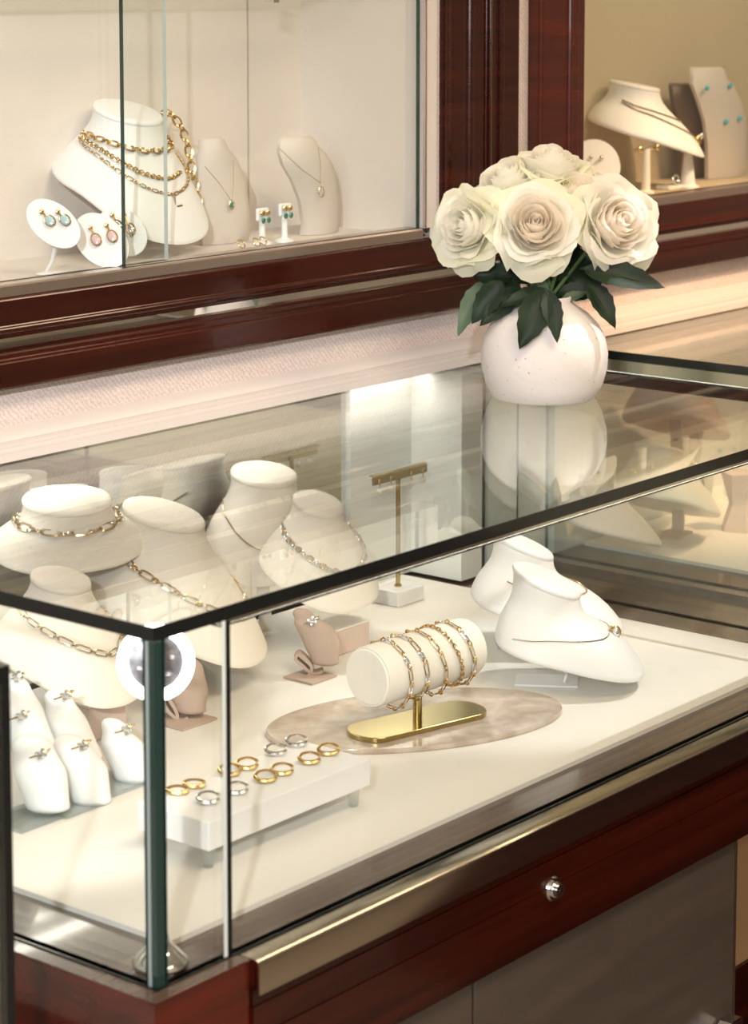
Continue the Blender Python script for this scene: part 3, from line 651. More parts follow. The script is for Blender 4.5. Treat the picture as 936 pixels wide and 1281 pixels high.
# ---- riser with hoop earrings
zt = -.2475; n0, rr0, l0 = NK(272, 1033, zt), NK(453, 946, zt), NK(163, 1010, zt); eX = rr0 - n0; eY = NK(361, 925, zt) - rr0
t = thing('riser', 'white oblong riser on clear acrylic feet in the front of the case', 'display riser', ((n0.x + rr0.x) / 2, n0.y + .03, D0))
x0r, x1r, y0r = n0.x, rr0.x, (n0.y + rr0.y) / 2; y1r = y0r + max(.07, min(.11, abs(eY.y)))
bevel(MB().box(x0r, x1r, y0r, y1r, zt - .027, zt).build('slab', whitel, t), .0012)
for px_, py_ in ((x0r + .012, y0r + .012), (x1r - .012, y0r + .012), (x0r + .012, y1r - .012), (x1r - .012, y1r - .012)):
    MB().lathe([(.0045, D0 + .0003), (.0052, D0 + .002), (.0070, zt - .0272)], 14, (px_, py_, 0)).build('acrylic_foot', acrylic, t, smooth=True)
hoops = [((345, 942), 'silver', 'left hoop of the rear silver pair on the riser'), ((371, 931), 'silver', 'right hoop of the rear silver pair on the riser'),
         ((387, 953), 'gold', 'left hoop of the thick gold pair at the far right of the riser'), ((411, 942), 'gold', 'right hoop of the thick gold pair at the far right of the riser'),
         ((332, 976), 'gold', 'left hoop of the gold pair in the middle front of the riser'), ((353, 967), 'gold', 'right hoop of the gold pair in the middle front of the riser'),
         ((287, 968), 'gold', 'left hoop of the gold pair just right of the black pane edge'), ((309, 960), 'gold', 'right hoop of the gold pair just right of the black pane edge'),
         ((222, 991), 'gold', 'left slim gold hoop beside the corner post'), ((243, 983), 'gold', 'right slim gold hoop of the pair beside the corner post'),
         ((260, 1003), 'silver', 'left hoop of the front silver pair on the riser'), ((296, 991), 'silver', 'right hoop of the front silver pair on the riser')]
for (px, py), cm, lab in hoops:
    o0 = NK(px, py + 4, zt); P = []; hd = Vector((.63, -.776, 0)); bd = (Vector((.776, .63, 0)) * .75 + Zv * .55); rr_ = []
    slim = py > 960 and px < 255; R1 = .0100; R2 = .0068 if not slim else .0045
    for k in range(23):
        a = .25 + (2 * PI - .5) * k / 22; P.append(o0 + hd * (R1 * math.cos(a)) + bd * (R2 * (1 + math.sin(a))) + Zv * .002); rr_.append(.0013 + .0014 * (.5 - .5 * math.sin(a)) ** 1.2)
    o = MB().tube(P, rr_, 8).build('hoop_earring', silver if cm == 'silver' else gold, None, smooth=True); tag(o, ('%s ' % cm if cm not in lab else '') + lab, 'earring', 'hoop earrings on the riser')
# ---- finger-shaped ring stands
def tongue(path, d, flat=.7, yawd=0, dz=0):
    """rounded slanting form: list of (px, py, half width px) at optical depth d"""
    C_ = [(PD(a[0], a[1], d), a[2] * d / FPX) for a in path]; pts = []
    for i in range(len(C_) - 1):
        for k in range(6): u = k / 6; s_ = u * u * (3 - 2 * u); pts.append((C_[i][0].lerp(C_[i + 1][0], u), C_[i][1] * (1 - s_) + C_[i + 1][1] * s_))
    pts.append(C_[-1]); hd = Vector((.63, -.776, 0)); R = []
    ax_ = (pts[-1][0] - pts[0][0]).normalized(); fw = hd.cross(ax_).normalized()
    if fw.dot(Vector((.776, .63, 0))) > 0: fw = -fw
    r0 = pts[0][1]; r1 = pts[-1][1]
    def ring(p, r): return [p + hd * (r * math.cos(2 * PI * j / 24)) + fw * (r * flat * math.sin(2 * PI * j / 24)) for j in range(24)]
    for k in range(5): a = PI / 2 * (1 - k / 5 * .98); R.append(ring(pts[0][0] - ax_ * (r0 * .8 * math.sin(a)), r0 * max(.08, math.cos(a))))
    for p, r in pts: R.append(ring(p, r))
    for k in range(1, 5): a = PI / 2 * k / 4 * .95; R.append(ring(pts[-1][0] + ax_ * (r1 * .35 * math.sin(a)), r1 * max(.1, math.cos(a))))
    return MB().rings(R), fw, ax_
def finger_ring(px, py, d, hw, label, ax_, fw, gem=diamond, off=.012):
    o0 = PD(px, py, d) + fw * off; r = hw * d / FPX; t = thing('ring', label, 'ring', tuple(o0)); hd = Vector((.63, -.776, 0)) * .92 + Zv * .38
    MB().tube([o0 - fw * .003 + hd * (r * math.cos(a)) + fw * (r * .75 * math.sin(a)) for a in [2 * PI * k / 24 for k in range(24)]], .0009, 6, closed=True).build('band', gold if 'gold' in label else silver, t, smooth=True)
    g = MB(); g.ellipsoid(o0 + fw * (r * .75) + hd * (r * .35), .0042, .0042, .0036, 6, 5)
    for k in range(4): g.ellipsoid(o0 + fw * (r * .7) + hd * (r * .35) + (hd * math.cos(k * PI / 2 + .6) + ax_ * math.sin(k * PI / 2 + .6)) * .0042, .0022, .0022, .0022, 6, 4)
    g.build('stones', diamond, t); return t
def ring_tower(label, tiers, base, m, d0):
    bp = NK(base[0], base[1], D0); t = thing('ring_stand', label, 'ring stand', tuple(bp)); out = []
    for k, (path, dd_) in enumerate(tiers):
        mb_, fw, ax_ = tongue([(a_, b_, c_ * 1.08) for a_, b_, c_ in path], dd_); mb_.build('finger_form', m, t, smooth=True, angle=80); out.append((fw, ax_, dd_))
    x, y = bp.x, bp.y
    bevel(MB().box(x - .026, x + .030, y - .004, y + .050, D0 + .0003, D0 + .0045).build('acrylic_foot', acrylic, t), .001)
    return t, out
dF2 = depth(NK(60, 1030, D0)) + .02; dF1 = dF2 + .035
_, o1 = ring_tower('two-step white ring stand at far left next to the dark glass edge', [([(17, 858, 19), (28, 890, 25), (44, 940, 27)], dF1), ([(42, 938, 25), (50, 965, 31), (60, 1008, 26)], dF2)], (48, 1034), whitel, dF1)
dF4 = depth(NK(110, 1014, D0)) + .02; dF3 = dF4 + .035
_, o2 = ring_tower('two-step white ring stand left of the corner post', [([(74, 876, 17), (84, 905, 25), (100, 945, 26)], dF3), ([(92, 938, 24), (104, 960, 28), (114, 1000, 24)], dF4)], (104, 1016), whitel, dF3)
dF5 = depth(NK(160, 985, D0)) + .02
_, o3 = ring_tower('single white ring stand just left of the corner post', [([(143, 910, 15), (155, 935, 26), (168, 972, 24)], dF5)], (158, 990), whitel, dF5)
finger_ring(20, 846, o1[0][2], 12, 'silver stone ring at the very top of the far left stand', o1[0][1], o1[0][0], off=.004)
finger_ring(26, 892, o1[0][2], 15, 'gold ring with a square stone cluster on the upper step of the far left stand', o1[0][1], o1[0][0])
finger_ring(50, 940, o1[1][2], 15, 'gold ring with a round stone on the lower step of the far left stand', o1[1][1], o1[1][0])
finger_ring(80, 868, o2[0][2], 14, 'gold ring with a leafy stone cluster on the upper step of the second stand', o2[0][1], o2[0][0], off=.008)
finger_ring(102, 929, o2[1][2], 14, 'gold flower-stone ring on the lower step of the second stand', o2[1][1], o2[1][0])
finger_ring(157, 909, o3[0][2], 13, 'gold solitaire ring on the single stand by the corner post', o3[0][1], o3[0][0])
# suede ring stands with curled foot
def suede_stand(label, path, plate, curl, d):
    t = thing('ring_stand', label, 'ring stand', tuple(NK(plate[0], plate[1], D0))); mb_, fw, ax_ = tongue(path, d, .6); mb_.build('finger_form', pinkl, t, smooth=True, angle=80)
    c_ = NK(plate[0], plate[1], D0); w_ = plate[2]
    a_, b_ = Vector((1, 0, 0)) * w_, Vector((0, 1, 0)) * w_
    P4 = [c_ - a_ - b_, c_ + a_ - b_, c_ + a_ + b_, c_ - a_ + b_]; MB().rings([[p + Zv * .0003 for p in P4], [p + Zv * .0028 for p in P4]]).build('foot_plate', pinkl, t)
    cp = [PD(x, y, d) for x, y in curl]; sm = []
    for i in range(len(cp) - 1):
        p0, p1, p2, p3 = cp[max(0, i - 1)], cp[i], cp[i + 1], cp[min(len(cp) - 1, i + 2)]
        for k in range(6): u = k / 6; sm.append(.5 * ((2 * p1) + (p2 - p0) * u + (2 * p0 - 5 * p1 + 4 * p2 - p3) * u * u + (3 * p1 - p0 - 3 * p2 + p3) * u**3))
    sm.append(cp[-1]); nw = Vector((.776, .63, 0)) * .008; R = []
    for i, p in enumerate(sm):
        tt = (sm[min(i + 1, len(sm) - 1)] - sm[max(0, i - 1)]).normalized(); nn = tt.cross(nw).normalized() * .0018; R.append([p + nw + nn, p + nw - nn, p - nw - nn, p - nw + nn])
    MB().rings(R).build('curled_support', pinkl, t, smooth=True); return t, fw, ax_
dp = depth(NK(388, 845, D0))
t, fw, ax_ = suede_stand('rose beige suede ring stand with one ring, in front of the blush box', [(380, 770, 13), (393, 784, 23), (402, 803, 23), (407, 828, 17)], (388, 848, .022), [(404, 838), (392, 841), (378, 830), (370, 822), (376, 817), (390, 832), (386, 843)], dp)
finger_ring(387, 776, dp, 13, 'silver stone ring on the rose beige suede stand', ax_, fw, off=.006)
dq = depth(NK(228, 900, D0))
suede_stand('rose beige suede ring stand half hidden behind the corner lamp', [(212, 812, 16), (226, 832, 27), (234, 860, 26), (239, 888, 19)], (228, 902, .027), [(236, 896), (226, 899), (212, 888), (206, 876), (212, 872), (222, 890), (222, 900)], dq)
# ================================================================== VASE AND ROSES
vf = NK(685, 508, 0); vc = Vector((vf.x + .776 * .060, vf.y + .63 * .060, 0)); dv = depth(vc)
prof = [(.0, .0006), (.060, .0006), (.0640, .003), (.0715, .018), (.0765, .038), (.0775, .056), (.0740, .074), (.0660, .090), (.0540, .103), (.0420, .111), (.0350, .115), (.0322, .119), (.0325, .1235), (.0310, .1250), (.0285, .1235), (.0285, .117), (.040, .106), (.060, .088), (.070, .05), (.055, .012), (.0, .008)]
tag(MB().lathe(prof, 56, tuple(vc)).build('vase', ceramic, None, smooth=True, angle=60), 'round speckled off-white ceramic vase on the glass counter top', 'vase')
def petal_mesh(r, h, ha, curl, close, seed, m):
    rnd = random.Random(seed); mb = MB(); nu, nv = 8, 7; R = []; ph = rnd.uniform(0, 6); tipx = rnd.uniform(-.25, .25)
    for i in range(nv + 1):
        v = i / nv; row = []
        for j in range(nu + 1):
            u = 2 * j / nu - 1
            wd = (math.sin(PI * (.12 + .46 * v)) ** .8) * ha
            top = 1 - .26 * abs(u) ** 3.2 * v
            z = h * (v ** .95) * top
            rad = r * (math.sin(min(1, v * 1.25) * PI / 2) ** .75) - close * max(0, v - .45) ** 1.3 * r
            cu = max(0, v - .62) / .38
            rad += curl * cu ** 1.7 * (1 + .25 * math.sin(3.1 * u + ph)); z -= curl * .75 * cu ** 2.2 * (1 + .3 * math.sin(2.3 * u + ph))
            wv_ = min(1, curl / .006); rad += (.0004 + .0020 * wv_) * math.sin(4 * u + ph) * v + u * .0013
            z += (.0003 + .0018 * wv_) * math.sin(5 * u + ph * 2) * v + (.0038 * math.exp(-((u - tipx) / .18) ** 2) if curl > .006 and i == nv else 0)
            a = u * wd; row.append((rad * math.cos(a), rad * math.sin(a), z))
        R.append(row)
    # a thin solid petal: outer and inner skin
    n = nu + 1; V_ = [p for r_ in R for p in r_]; F_ = []
    for i in range(nv):
        for j in range(nu): a = i * n + j; F_.append((a, a + 1, a + n + 1, a + n))
    mb.add(V_, F_); return mb.mesh('petal', m, True, 180)
LAY = [(2, .0042, .0470, 2.3, 0, .5), (3, .0080, .0478, 1.7, .0003, .42), (3, .0122, .0480, 1.55, .0005, .36), (4, .0168, .0474, 1.30, .0010, .30), (4, .0214, .0460, 1.22, .0018, .24), (5, .0262, .0435, 1.05, .0030, .16), (5, .0312, .0398, .98, .0055, .08), (6, .0350, .0345, .84, .0090, 0), (6, .0375, .0275, .80, .0135, 0)]
PM = {}
def petals_for(mset):
    if mset not in PM:
        PM[mset] = [[petal_mesh(l[1], l[2], l[3], l[4], l[5], 10 * k + q, (petalp if (mset == 'blush' and k < 6) else petalg if k >= (7 if mset == 'cream' else 8) else petalm)) for q in range(2)] for k, l in enumerate(LAY)]
    return PM[mset]
def rose(label, px, py, dd_, axis_cam, size, mset='cream', droop=0, layers=9):
    """axis_cam = bloom axis as (right, up, towards the camera)"""
    o0 = PD(px, py, dv + dd_); towards = -Vector((.776, .63, 0)); hd = Vector((.63, -.776, 0))
    A = (hd * axis_cam[0] + Zv * axis_cam[1] + towards * axis_cam[2]).normalized(); base = o0 - A * (.026 * size)
    t = thing('rose', label, 'flower', tuple(vc + Vector((0, 0, .12))), 'white roses in the vase')
    q0 = A.to_track_quat('Z', 'Y').to_matrix().to_4x4(); rnd = random.Random(px)
    for k, (n, *_r) in enumerate(LAY[:layers]):
        for j in range(n):
            me = petals_for(mset)[k][(j + k) % 2]; o = bpy.data.objects.new('petal', me); COL.objects.link(o); o.parent = t
            s_ = size * rnd.uniform(.95, 1.06)
            M = Matrix.Translation(base - Vector(t.location)) @ q0 @ Matrix.Rotation(k * 2.4 + 2 * PI * (j + rnd.uniform(-.12, .12)) / n, 4, 'Z') @ Matrix.Rotation(rnd.uniform(-.06, .10) * (k / 5), 4, 'Y') @ Matrix.Diagonal((s_, s_, s_, 1))
            o.matrix_local = M
    MB().ellipsoid(base + A * .004, .010 * size, .010 * size, .009 * size, 10, 6).build('calyx', stemm, t, smooth=True)
    neckp = vc + Vector((random.uniform(-.015, .015), random.uniform(-.015, .015), .118)); mid = base.lerp(neckp, .5) - A * .012 + Vector((0, 0, -.002))
    P = [(1 - u)**2 * base + 2 * u * (1 - u) * mid + u * u * neckp for u in [k / 8 for k in range(9)]] + [neckp + Vector((0, 0, -.05))]
    MB().tube(P, .0024, 8).build('stem', stemm, t, smooth=True)
    return t
r1 = rose('white rose at the far left of the bouquet, tilted to the left', 583, 284, -.030, (-.55, .22, .80), 1.08)
r2 = rose('large blush-centred white rose facing forward in the middle of the bouquet', 670, 281, -.055, (-.02, .42, .90), 1.14, 'blush')
r3 = rose('large white rose at the right of the bouquet with ragged outer petals', 772, 279, -.020, (.38, .32, .86), 1.20, 'blush')
r4 = rose('white rose at upper left of the bouquet, seen from the side', 636, 226, .020, (-.35, .85, .35), 1.0)
r5 = rose('topmost white rose of the bouquet', 690, 208, .030, (.08, .96, .28), 1.02)
r6 = rose('white rose behind and between the front and right blooms', 722, 243, .005, (.10, .75, .62), .88, 'blush')
r7 = rose('white rose at upper right behind the large right bloom', 752, 236, .045, (.45, .85, .10), .72)
def leaf_mesh(l, w_, m, fold=.35, arch=.25, seed=0, tw=0):
    rnd = random.Random(seed); mb = MB(); n = 10; R = []
    for i in range(n + 1):
        v = i / n; hw = w_ / 2 * (math.sin(PI * min(1, v * .98 + .02) ** .80) ** .9) * (1 + (.07 if i % 2 else -.05)); zc = -arch * l * v * v
        row = []
        for j in range(5):
            u = j / 2 - 1; row.append((l * v, u * hw, zc + fold * abs(u) * hw + .03 * w_ * math.sin(9 * v + 2 * u + seed)))
        R.append(row)
    V_ = [p for r_ in R for p in r_]; F_ = []
    for i in range(n):
        for j in range(4): a = i * 5 + j; F_.append((a, a + 5, a + 6, a + 1))
    mb.add(V_, F_)
    mb.tube([(l * v / 8, 0, -arch * l * (v / 8) ** 2 - .0003) for v in range(9)], [.0011 - .0001 * v for v in range(9)], 4)
    return mb.mesh('leaf', m, True, 60)
def leaf(t, a, b, w_, d0, d1, m=leafm, face=(0, .5, .8), seed=0, arch=.18, fold=.35):
    A, B = PD(a[0], a[1], dv + d0), PD(b[0], b[1], dv + d1); l = (B - A).length; me = leaf_mesh(l, w_ * dv / FPX, m, fold, arch, seed)
    N = Vector((.63, -.776, 0)) * face[0] + Zv * face[1] - Vector((.776, .63, 0)) * face[2]; x = (B - A).normalized(); N = (N - x * N.dot(x)).normalized(); y = N.cross(x)
    M = Matrix(((x.x, y.x, N.x, 0), (x.y, y.y, N.y, 0), (x.z, y.z, N.z, 0), (0, 0, 0, 1))); M.translation = A - Vector(t.location)
    o = bpy.data.objects.new('leaf', me); COL.objects.link(o); o.parent = t; o.matrix_local = M
for k, (t_, a, b_, w_, d0, d1, m, f_) in enumerate([
    (r1, (606, 352), (571, 416), 27, -.01, -.03, leafl, (-.3, .2, .9)), (r1, (628, 352), (590, 403), 32, -.03, -.04, leafm, (0, .4, .9)), (r1, (652, 362), (602, 402), 30, -.02, -.05, leafm, (0, .5, .8)),
    (r2, (682, 364), (652, 432), 40, -.075, -.105, leafm, (0, .3, .9)), (r2, (684, 364), (700, 423), 26, -.075, -.105, leafm, (.2, .3, .9)), (r2, (690, 366), (628, 376), 26, -.04, -.06, leafm, (0, .7, .7)),
    (r3, (732, 338), (832, 352), 36, -.03, -.05, leafm, (.1, .5, .8)), (r3, (735, 352), (773, 406), 30, -.03, -.055, leafm, (.3, .3, .9)), (r3, (726, 336), (806, 344), 20, .0, -.01, leafl, (.0, .9, .4)),
    (r1, (640, 345), (590, 342), 30, -.01, -.02, leafm, (0, .3, .9)), (r2, (668, 350), (625, 322), 34, 0, 0, leafm, (0, .2, .9)), (r2, (690, 352), (700, 312), 36, .0, .0, leafm, (0, 0, 1)),
    (r3, (712, 356), (742, 318), 36, .0, .01, leafm, (0, 0, 1)), (r6, (700, 366), (745, 366), 26, -.01, -.02, leafm, (0, .5, .8)), (r4, (655, 366), (612, 366), 30, .0, .01, leafm, (0, .1, 1)),
    (r4, (660, 350), (640, 310), 34, .01, .02, leafm, (0, 0, 1)), (r6, (720, 350), (770, 330), 34, .01, .02, leafm, (0, 0, 1)), (r5, (690, 372), (722, 338), 30, .0, .02, leafm, (0, 0, 1)),
    (r7, (728, 356), (716, 300), 34, .02, .03, leafm, (0, 0, 1)), (r1, (622, 356), (600, 316), 26, .01, .0, leafl, (0, 0, 1)), (r2, (672, 345), (688, 372), 13, -.03, -.04, leafl, (.2, 0, 1)), (r3, (702, 378), (736, 362), 15, -.02, -.02, leafl, (0, .7, .6))]):
    leaf(t_, a, b_, w_, d0, d1, m, f_, seed=k)
# ================================================================== THINGS IN THE LEFT WALL SHOWCASE
ZS = NZ0 + .0022
def SP_(px, py): return PZ(px, py, ZS)
nH = PY(160, 137, .745); tpH = PY(232, 300, .655); tpH.z = max(tpH.z, ZS + .004)
bH = fit(nH, tpH, W=.090, Bk=.075, a=.044, nh=.034, tilt=18, full=.012, backd=.85)
tH = bust_thing('large white bust in the upper left showcase layered with gold chains', bH, whitel, stm=whitel, foot_z=ZS, size=.026)
def gneck(label): return thing('necklace', label, 'necklace', tuple(bH.at(0, .5, .002)), 'gold chains on the showcase bust')
t = gneck('chunky gold oval-link chain lying highest on the showcase bust'); P = neckpath(bH, .42, .34, 122, off=.002, vee=1.5)
LH = linkmesh('oval', .0150, .0092, .0014, gold); LH2 = linkmesh('oval', .010, .0065, .0012, gold)
linkchain(t, P, [(LH, .0125, .1), (LH2, .0065, 1.3)], nrm_for(bH, P))
t = gneck('fine gold figaro chain with a toggle bar hanging lowest on the showcase bust'); P = neckpath(bH, .52, .72, 118, off=.0015, vee=1.1)
LF = linkmesh('clip', .009, .0035, .0006, gold); LF2 = linkmesh('oval', .0045, .0032, .0006, gold)
linkchain(t, P, [(LF, .0080, 0), (LF2, .0030, 1.2), (LF2, .0030, .1), (LF2, .0030, 1.2)], nrm_for(bH, P))
q = bH.at(0, .72, .003); MB().tube([q, q + Vector((0, -.002, -.016))], .0008, 6).build('drop', gold, t); MB().tube([q + Vector((-.009, 0, -.017)), q + Vector((.009, -.004, -.014))], .0012, 6).build('toggle_bar', gold, t)
t = gneck('gold curb chain between the chunky chain and the toggle chain'); P = neckpath(bH, .46, .60, 20, th1=-118, off=.0022, vee=1.1)
linkchain(t, P, [(linkmesh('oval', .0062, .0048, .0008, gold), .0042, .7), (linkmesh('oval', .0062, .0048, .0008, gold), .0042, -.7)], nrm_for(bH, P))
t = gneck('long gold oval-link chain hanging down the right edge of the showcase bust')
P = [PY(*a, yy) for a, yy in (((203, 140), .735), ((215, 143), .72), ((228, 160), .715), ((236, 185), .71), ((240, 212), .705), ((246, 240), .70), ((252, 268), .695), ((256, 294), .69))]
linkchain(t, P, [(LH, .0130, .1), (LH2, .0070, 1.3)], lambda u: Vector((-.5, -.8, .3)))
def board(label, rows, Yc, m, slant=0.0, thick=.007, cat='bust', name='pendant_board', bow=.012, foot=ZS):
    """upright curved display board given row by row; slant = how far the right edge stands back"""
    R = []; n = 8
    for k, (y, xl, xr) in enumerate(rows):
        v = k / (len(rows) - 1); yy = Yc + .020 * math.sin(v * PI * .5) * 0 + .0
        a = PY(xl, y, Yc); b = PY(xr, y, Yc + slant); fr = []; bk = []
        for j in range(n + 1):
            u = j / n; p = a.lerp(b, u); o_ = bow * (1 - (2 * u - 1) ** 2) + .010 * math.sin(v * PI); fr.append(p + Vector((-.3 * o_, -o_, 0))); bk.append(p + Vector((0, thick - o_ * .9, 0)))
        R.append(fr + bk[::-1])
    zmin = min(p.z for p in R[-1]); 
    for p in R[-1]: p.z = foot + .0003
    t = thing(name, label, cat, tuple(R[-1][n // 2])); MB().rings(R[::-1]).build('board', m, t, smooth=True, angle=60)
    return t
tI = board('faint greige pendant board behind the large showcase bust', [(172, 258, 274), (175, 250, 279), (186, 248, 282), (196, 244, 290), (225, 243, 303), (260, 246, 308), (290, 250, 311), (312, 254, 312)], .725, greyl)
tJ = board('curved greige pendant board standing right of the green earring stands', [(171, 354, 390), (174, 349, 392), (184, 347, 396), (190, 345, 402), (205, 349, 411), (225, 361, 417), (250, 372, 421), (280, 379, 423), (302, 380, 423)], .700, greyl)
def pendant(label, path, Y, drop, gem, r=.0028, grp='fine pendants in the left showcase'):
    P = [PY(a[0], a[1], Y) for a in path]; t = thing('pendant_necklace', label, 'necklace', tuple(PY(*drop, Y)), grp); MB().tube(P, .00035, 4).build('chain', gold, t)
    q = PY(*drop, Y); MB().tube([q + Vector((r * 1.25 * math.cos(a), 0, r * 1.6 * math.sin(a))) for a in [2 * PI * k / 14 for k in range(14)]], .0007, 5, closed=True).build('setting', gold, t)
    if gem: MB().ellipsoid(q, r, r * .5, r * 1.2, 8, 6).build('gem', gem, t, smooth=True)
pendant('fine gold chain with a green drop on the faint greige board', [(256, 208), (275, 230), (290, 252), (292, 230), (292, 200)], .700, (290, 256), emerald, .0034)
pendant('fine gold chain with an open oval pendant on the curved greige board', [(350, 186), (375, 210), (401, 229), (401, 205), (398, 184)], .676, (402, 240), None, .0042)
def post_stand(label, px, py, pytop, Y, colr, name='earring_stand'):
    b0 = SP_(px, py); t = thing(name, label, 'jewelry stand', tuple(b0)); tp = PY(px, pytop, b0.y)
    MB().lathe([(.012, .0003), (.012, .003), (.004, .006), (.0035, tp.z - b0.z)], 16, tuple(b0)).build('post', colr, t, smooth=True, angle=40)
    bevel(MB().box(b0.x - .011, b0.x + .011, b0.y - .003, b0.y + .002, tp.z, tp.z + .016).build('card', colr, t), .003, 3); return t, b0, tp
for (px, py, pt, lab) in ((328, 306, 276, 'left small white stand with green and gold earrings'), (356, 303, 270, 'right small white stand with green and gold earrings below the greige board')):
    t, b0, tp = post_stand(lab, px, py, pt, .64, whitel)
    for s_ in (-1, 1):
        e = thing('green_earring', ('left' if s_ < 0 else 'right') + ' green and gold earring on the ' + ('left' if px < 340 else 'right') + ' small white stand', 'earring', (b0.x + s_ * .005, b0.y - .006, tp.z + .005), 'green and gold earrings')
        q = Vector((b0.x + s_ * .005, b0.y - .006, tp.z + .005)); MB().ellipsoid(q + Zv * .005, .004, .002, .004, 8, 6).build('gold_disc', gold, e, smooth=True); MB().ellipsoid(q - Zv * .004 + Vector((0, -.001, 0)), .0034, .002, .0042, 8, 6).build('green_stone', emerald, e, smooth=True)
for k, (px, py) in enumerate(((299, 311), (318, 309), (326, 307))):
    q = SP_(px, py); q.y -= .004; mb = MB().tube([q + Vector((.0055 * math.cos(a), .003 * math.sin(a), .006 + .005 * math.sin(a))) for a in [2 * PI * j / 16 for j in range(16)]], .0009, 5, closed=True)
    tag(mb.build('small_ring', gold, None, smooth=True), ('left', 'middle', 'right')[k] + 'most tiny gold ring on the floor of the left showcase'.replace('most', 'most' if k != 1 else ''), 'ring', 'tiny gold rings on the showcase floor')
def oval_disc(label, px, py, rx_, ry_, rotz, Y, base, gemm, ears, bent=False):
    """white oval earring disc on a bent stem"""
    c_ = PY(px, py, Y); hd = Vector((.63, -.776, 0)); nrm = (-Vector((.776, .63, 0)) * .93 + Zv * .30).normalized(); upv = nrm.cross(hd).normalized()
    upv = upv if upv.z > 0 else -upv; k = depth(c_) / FPX; a1 = hd * math.cos(rotz) + upv * math.sin(rotz); a2 = -hd * math.sin(rotz) + upv * math.cos(rotz)
    t = thing('earring_disc', label, 'jewelry stand', tuple(PZ(*base, ZS)), 'white oval earring discs')
    R = [[c_ + nrm * z + a1 * (rx_ * k * s_ * math.cos(2 * PI * j / 40)) + a2 * (ry_ * k * s_ * math.sin(2 * PI * j / 40)) for j in range(40)] for z, s_ in ((-.003, .92), (-.003, .98), (0, 1.0), (.002, .985), (.0022, .93))]
    MB().rings(R).build('disc', whitel, t, smooth=True, angle=40)
    b0 = PZ(*base, ZS); back = c_ - nrm * .004; b1 = Vector((b0.x, b0.y + .004, ZS + .002))
    P = [back, back.lerp(b1, .35) + hd * .006, back.lerp(b1, .75) + hd * .004, b1 - hd * .002, b1 + hd * .012]
    MB().tube(P, .0026, 8).build('bent_stem', whitel, t, smooth=True)
    MB().ellipsoid((b0.x, b0.y, ZS + .0022), .018, .012, .002, 16, 6).build('foot', whitel, t, smooth=True)
    for n_, (ex, ey, gx, gy) in enumerate(ears):
        onpl = lambda x_, y_: CAM + ray(x_, y_) * ((c_ - CAM).dot(nrm) / ray(x_, y_).dot(nrm))
        p0 = onpl(ex, ey) + nrm * .004; p1 = onpl(gx, gy) + nrm * .005
        e = thing('drop_earring', '%s earring with a %s drop on the %s' % (('left', 'right')[n_], gemm[1], label.split(' earring disc')[0] + ' disc'), 'earring', tuple(p0), 'drop earrings on the oval discs')
        MB().ellipsoid(p0, .0032, .002, .0032, 8, 6).build('stud', gold, e, smooth=True); MB().tube([p0, p1], .0012, 5).build('link', gold, e)
        dr = (p1 - p0).normalized(); g0 = p1 + dr * .004; sd_ = dr.cross(nrm)
        MB().tube([g0 + sd_ * (.0055 * math.cos(a)) + dr * (.0075 * math.sin(a)) for a in [2 * PI * q_ / 16 for q_ in range(16)]], .0008, 5, closed=True).build('gem_setting', gold, e)
        MB().ellipsoid(g0, .0052, .0024, .0070, 10, 6, rot=Matrix((sd_, nrm, dr)).transposed()).build('gem', gemm[0], e, smooth=True)
oval_disc('rear white oval earring disc partly hidden by the dark pane edge', 153, 290, 36, 27, -.8, .665, (150, 335), (silver, 'silver-and-gold'), [(141, 270, 146, 280), (156, 270, 162, 284)])
oval_disc('leftmost white oval earring disc with pale blue drops', 67, 280, 40, 25, -.70, .640, (62, 344), (bluegem, 'pale blue'), [(53, 266, 60, 274), (73, 266, 79, 273)])
oval_disc('front white oval earring disc with pink drops', 127, 301, 41, 29, -.80, .635, (132, 342), (pinkgem, 'pale pink'), [(114, 286, 119, 297), (134, 283, 139, 293)])
# ================================================================== THINGS IN THE RIGHT WALL SHOWCASE
nK = PY(794, 105, .745); tpK = PY(880, 192, .66)
bK = fit(nK, tpK, W=.085, Bk=.070, a=.044, nh=.034, tilt=10, full=.012)
tK = bust_thing('white bust in the upper right showcase with a gold pendant at its tip', bK, whitel)
sp = MB(); q = bK.at(0, .95); q2 = bK.at(0, .75)
MB().lathe([(.018, .0003), (.018, .003), (.012, .006), (.007, .05), (.005, max(.06, q2.z - ZS - .010))], 20, (q2.x, q2.y, ZS)).build('support_cone', whitel, tK, smooth=True)
t = thing('necklace', 'gold chain with a gold and stone pendant on the bust in the upper right showcase', 'necklace', tuple(bK.at(0, .5)))
finechain('chain', t, neckpath(bK, .42, .86, 115, off=.0015, vee=1.0), .001, gold); finechain('upper_chain', t, neckpath(bK, .36, .62, 115, off=.0015, vee=1.2), .001, gold)
q = bK.at(0, .88, .004); MB().ellipsoid(q, .007, .004, .009, 10, 8).build('pendant', gold, t, smooth=True); MB().ellipsoid(q + Vector((.004, -.003, .006)), .004, .003, .005, 8, 6).build('pendant_stone', diamond, t, smooth=True)
tM = board('dark brown pendant board behind the white bust in the upper right showcase', [(104, 842, 861), (108, 838, 864), (125, 838, 873), (145, 842, 880), (170, 848, 886), (200, 850, 888), (228, 850, 889)], .765, darkl)
tL = board('light grey board pinned with turquoise studs at the upper right', [(84, 868, 903), (87, 865, 905), (100, 864, 907), (105, 862, 912), (125, 869, 922), (150, 877, 929), (180, 882, 932), (210, 884, 933), (238, 886, 933)], .735, greyl)
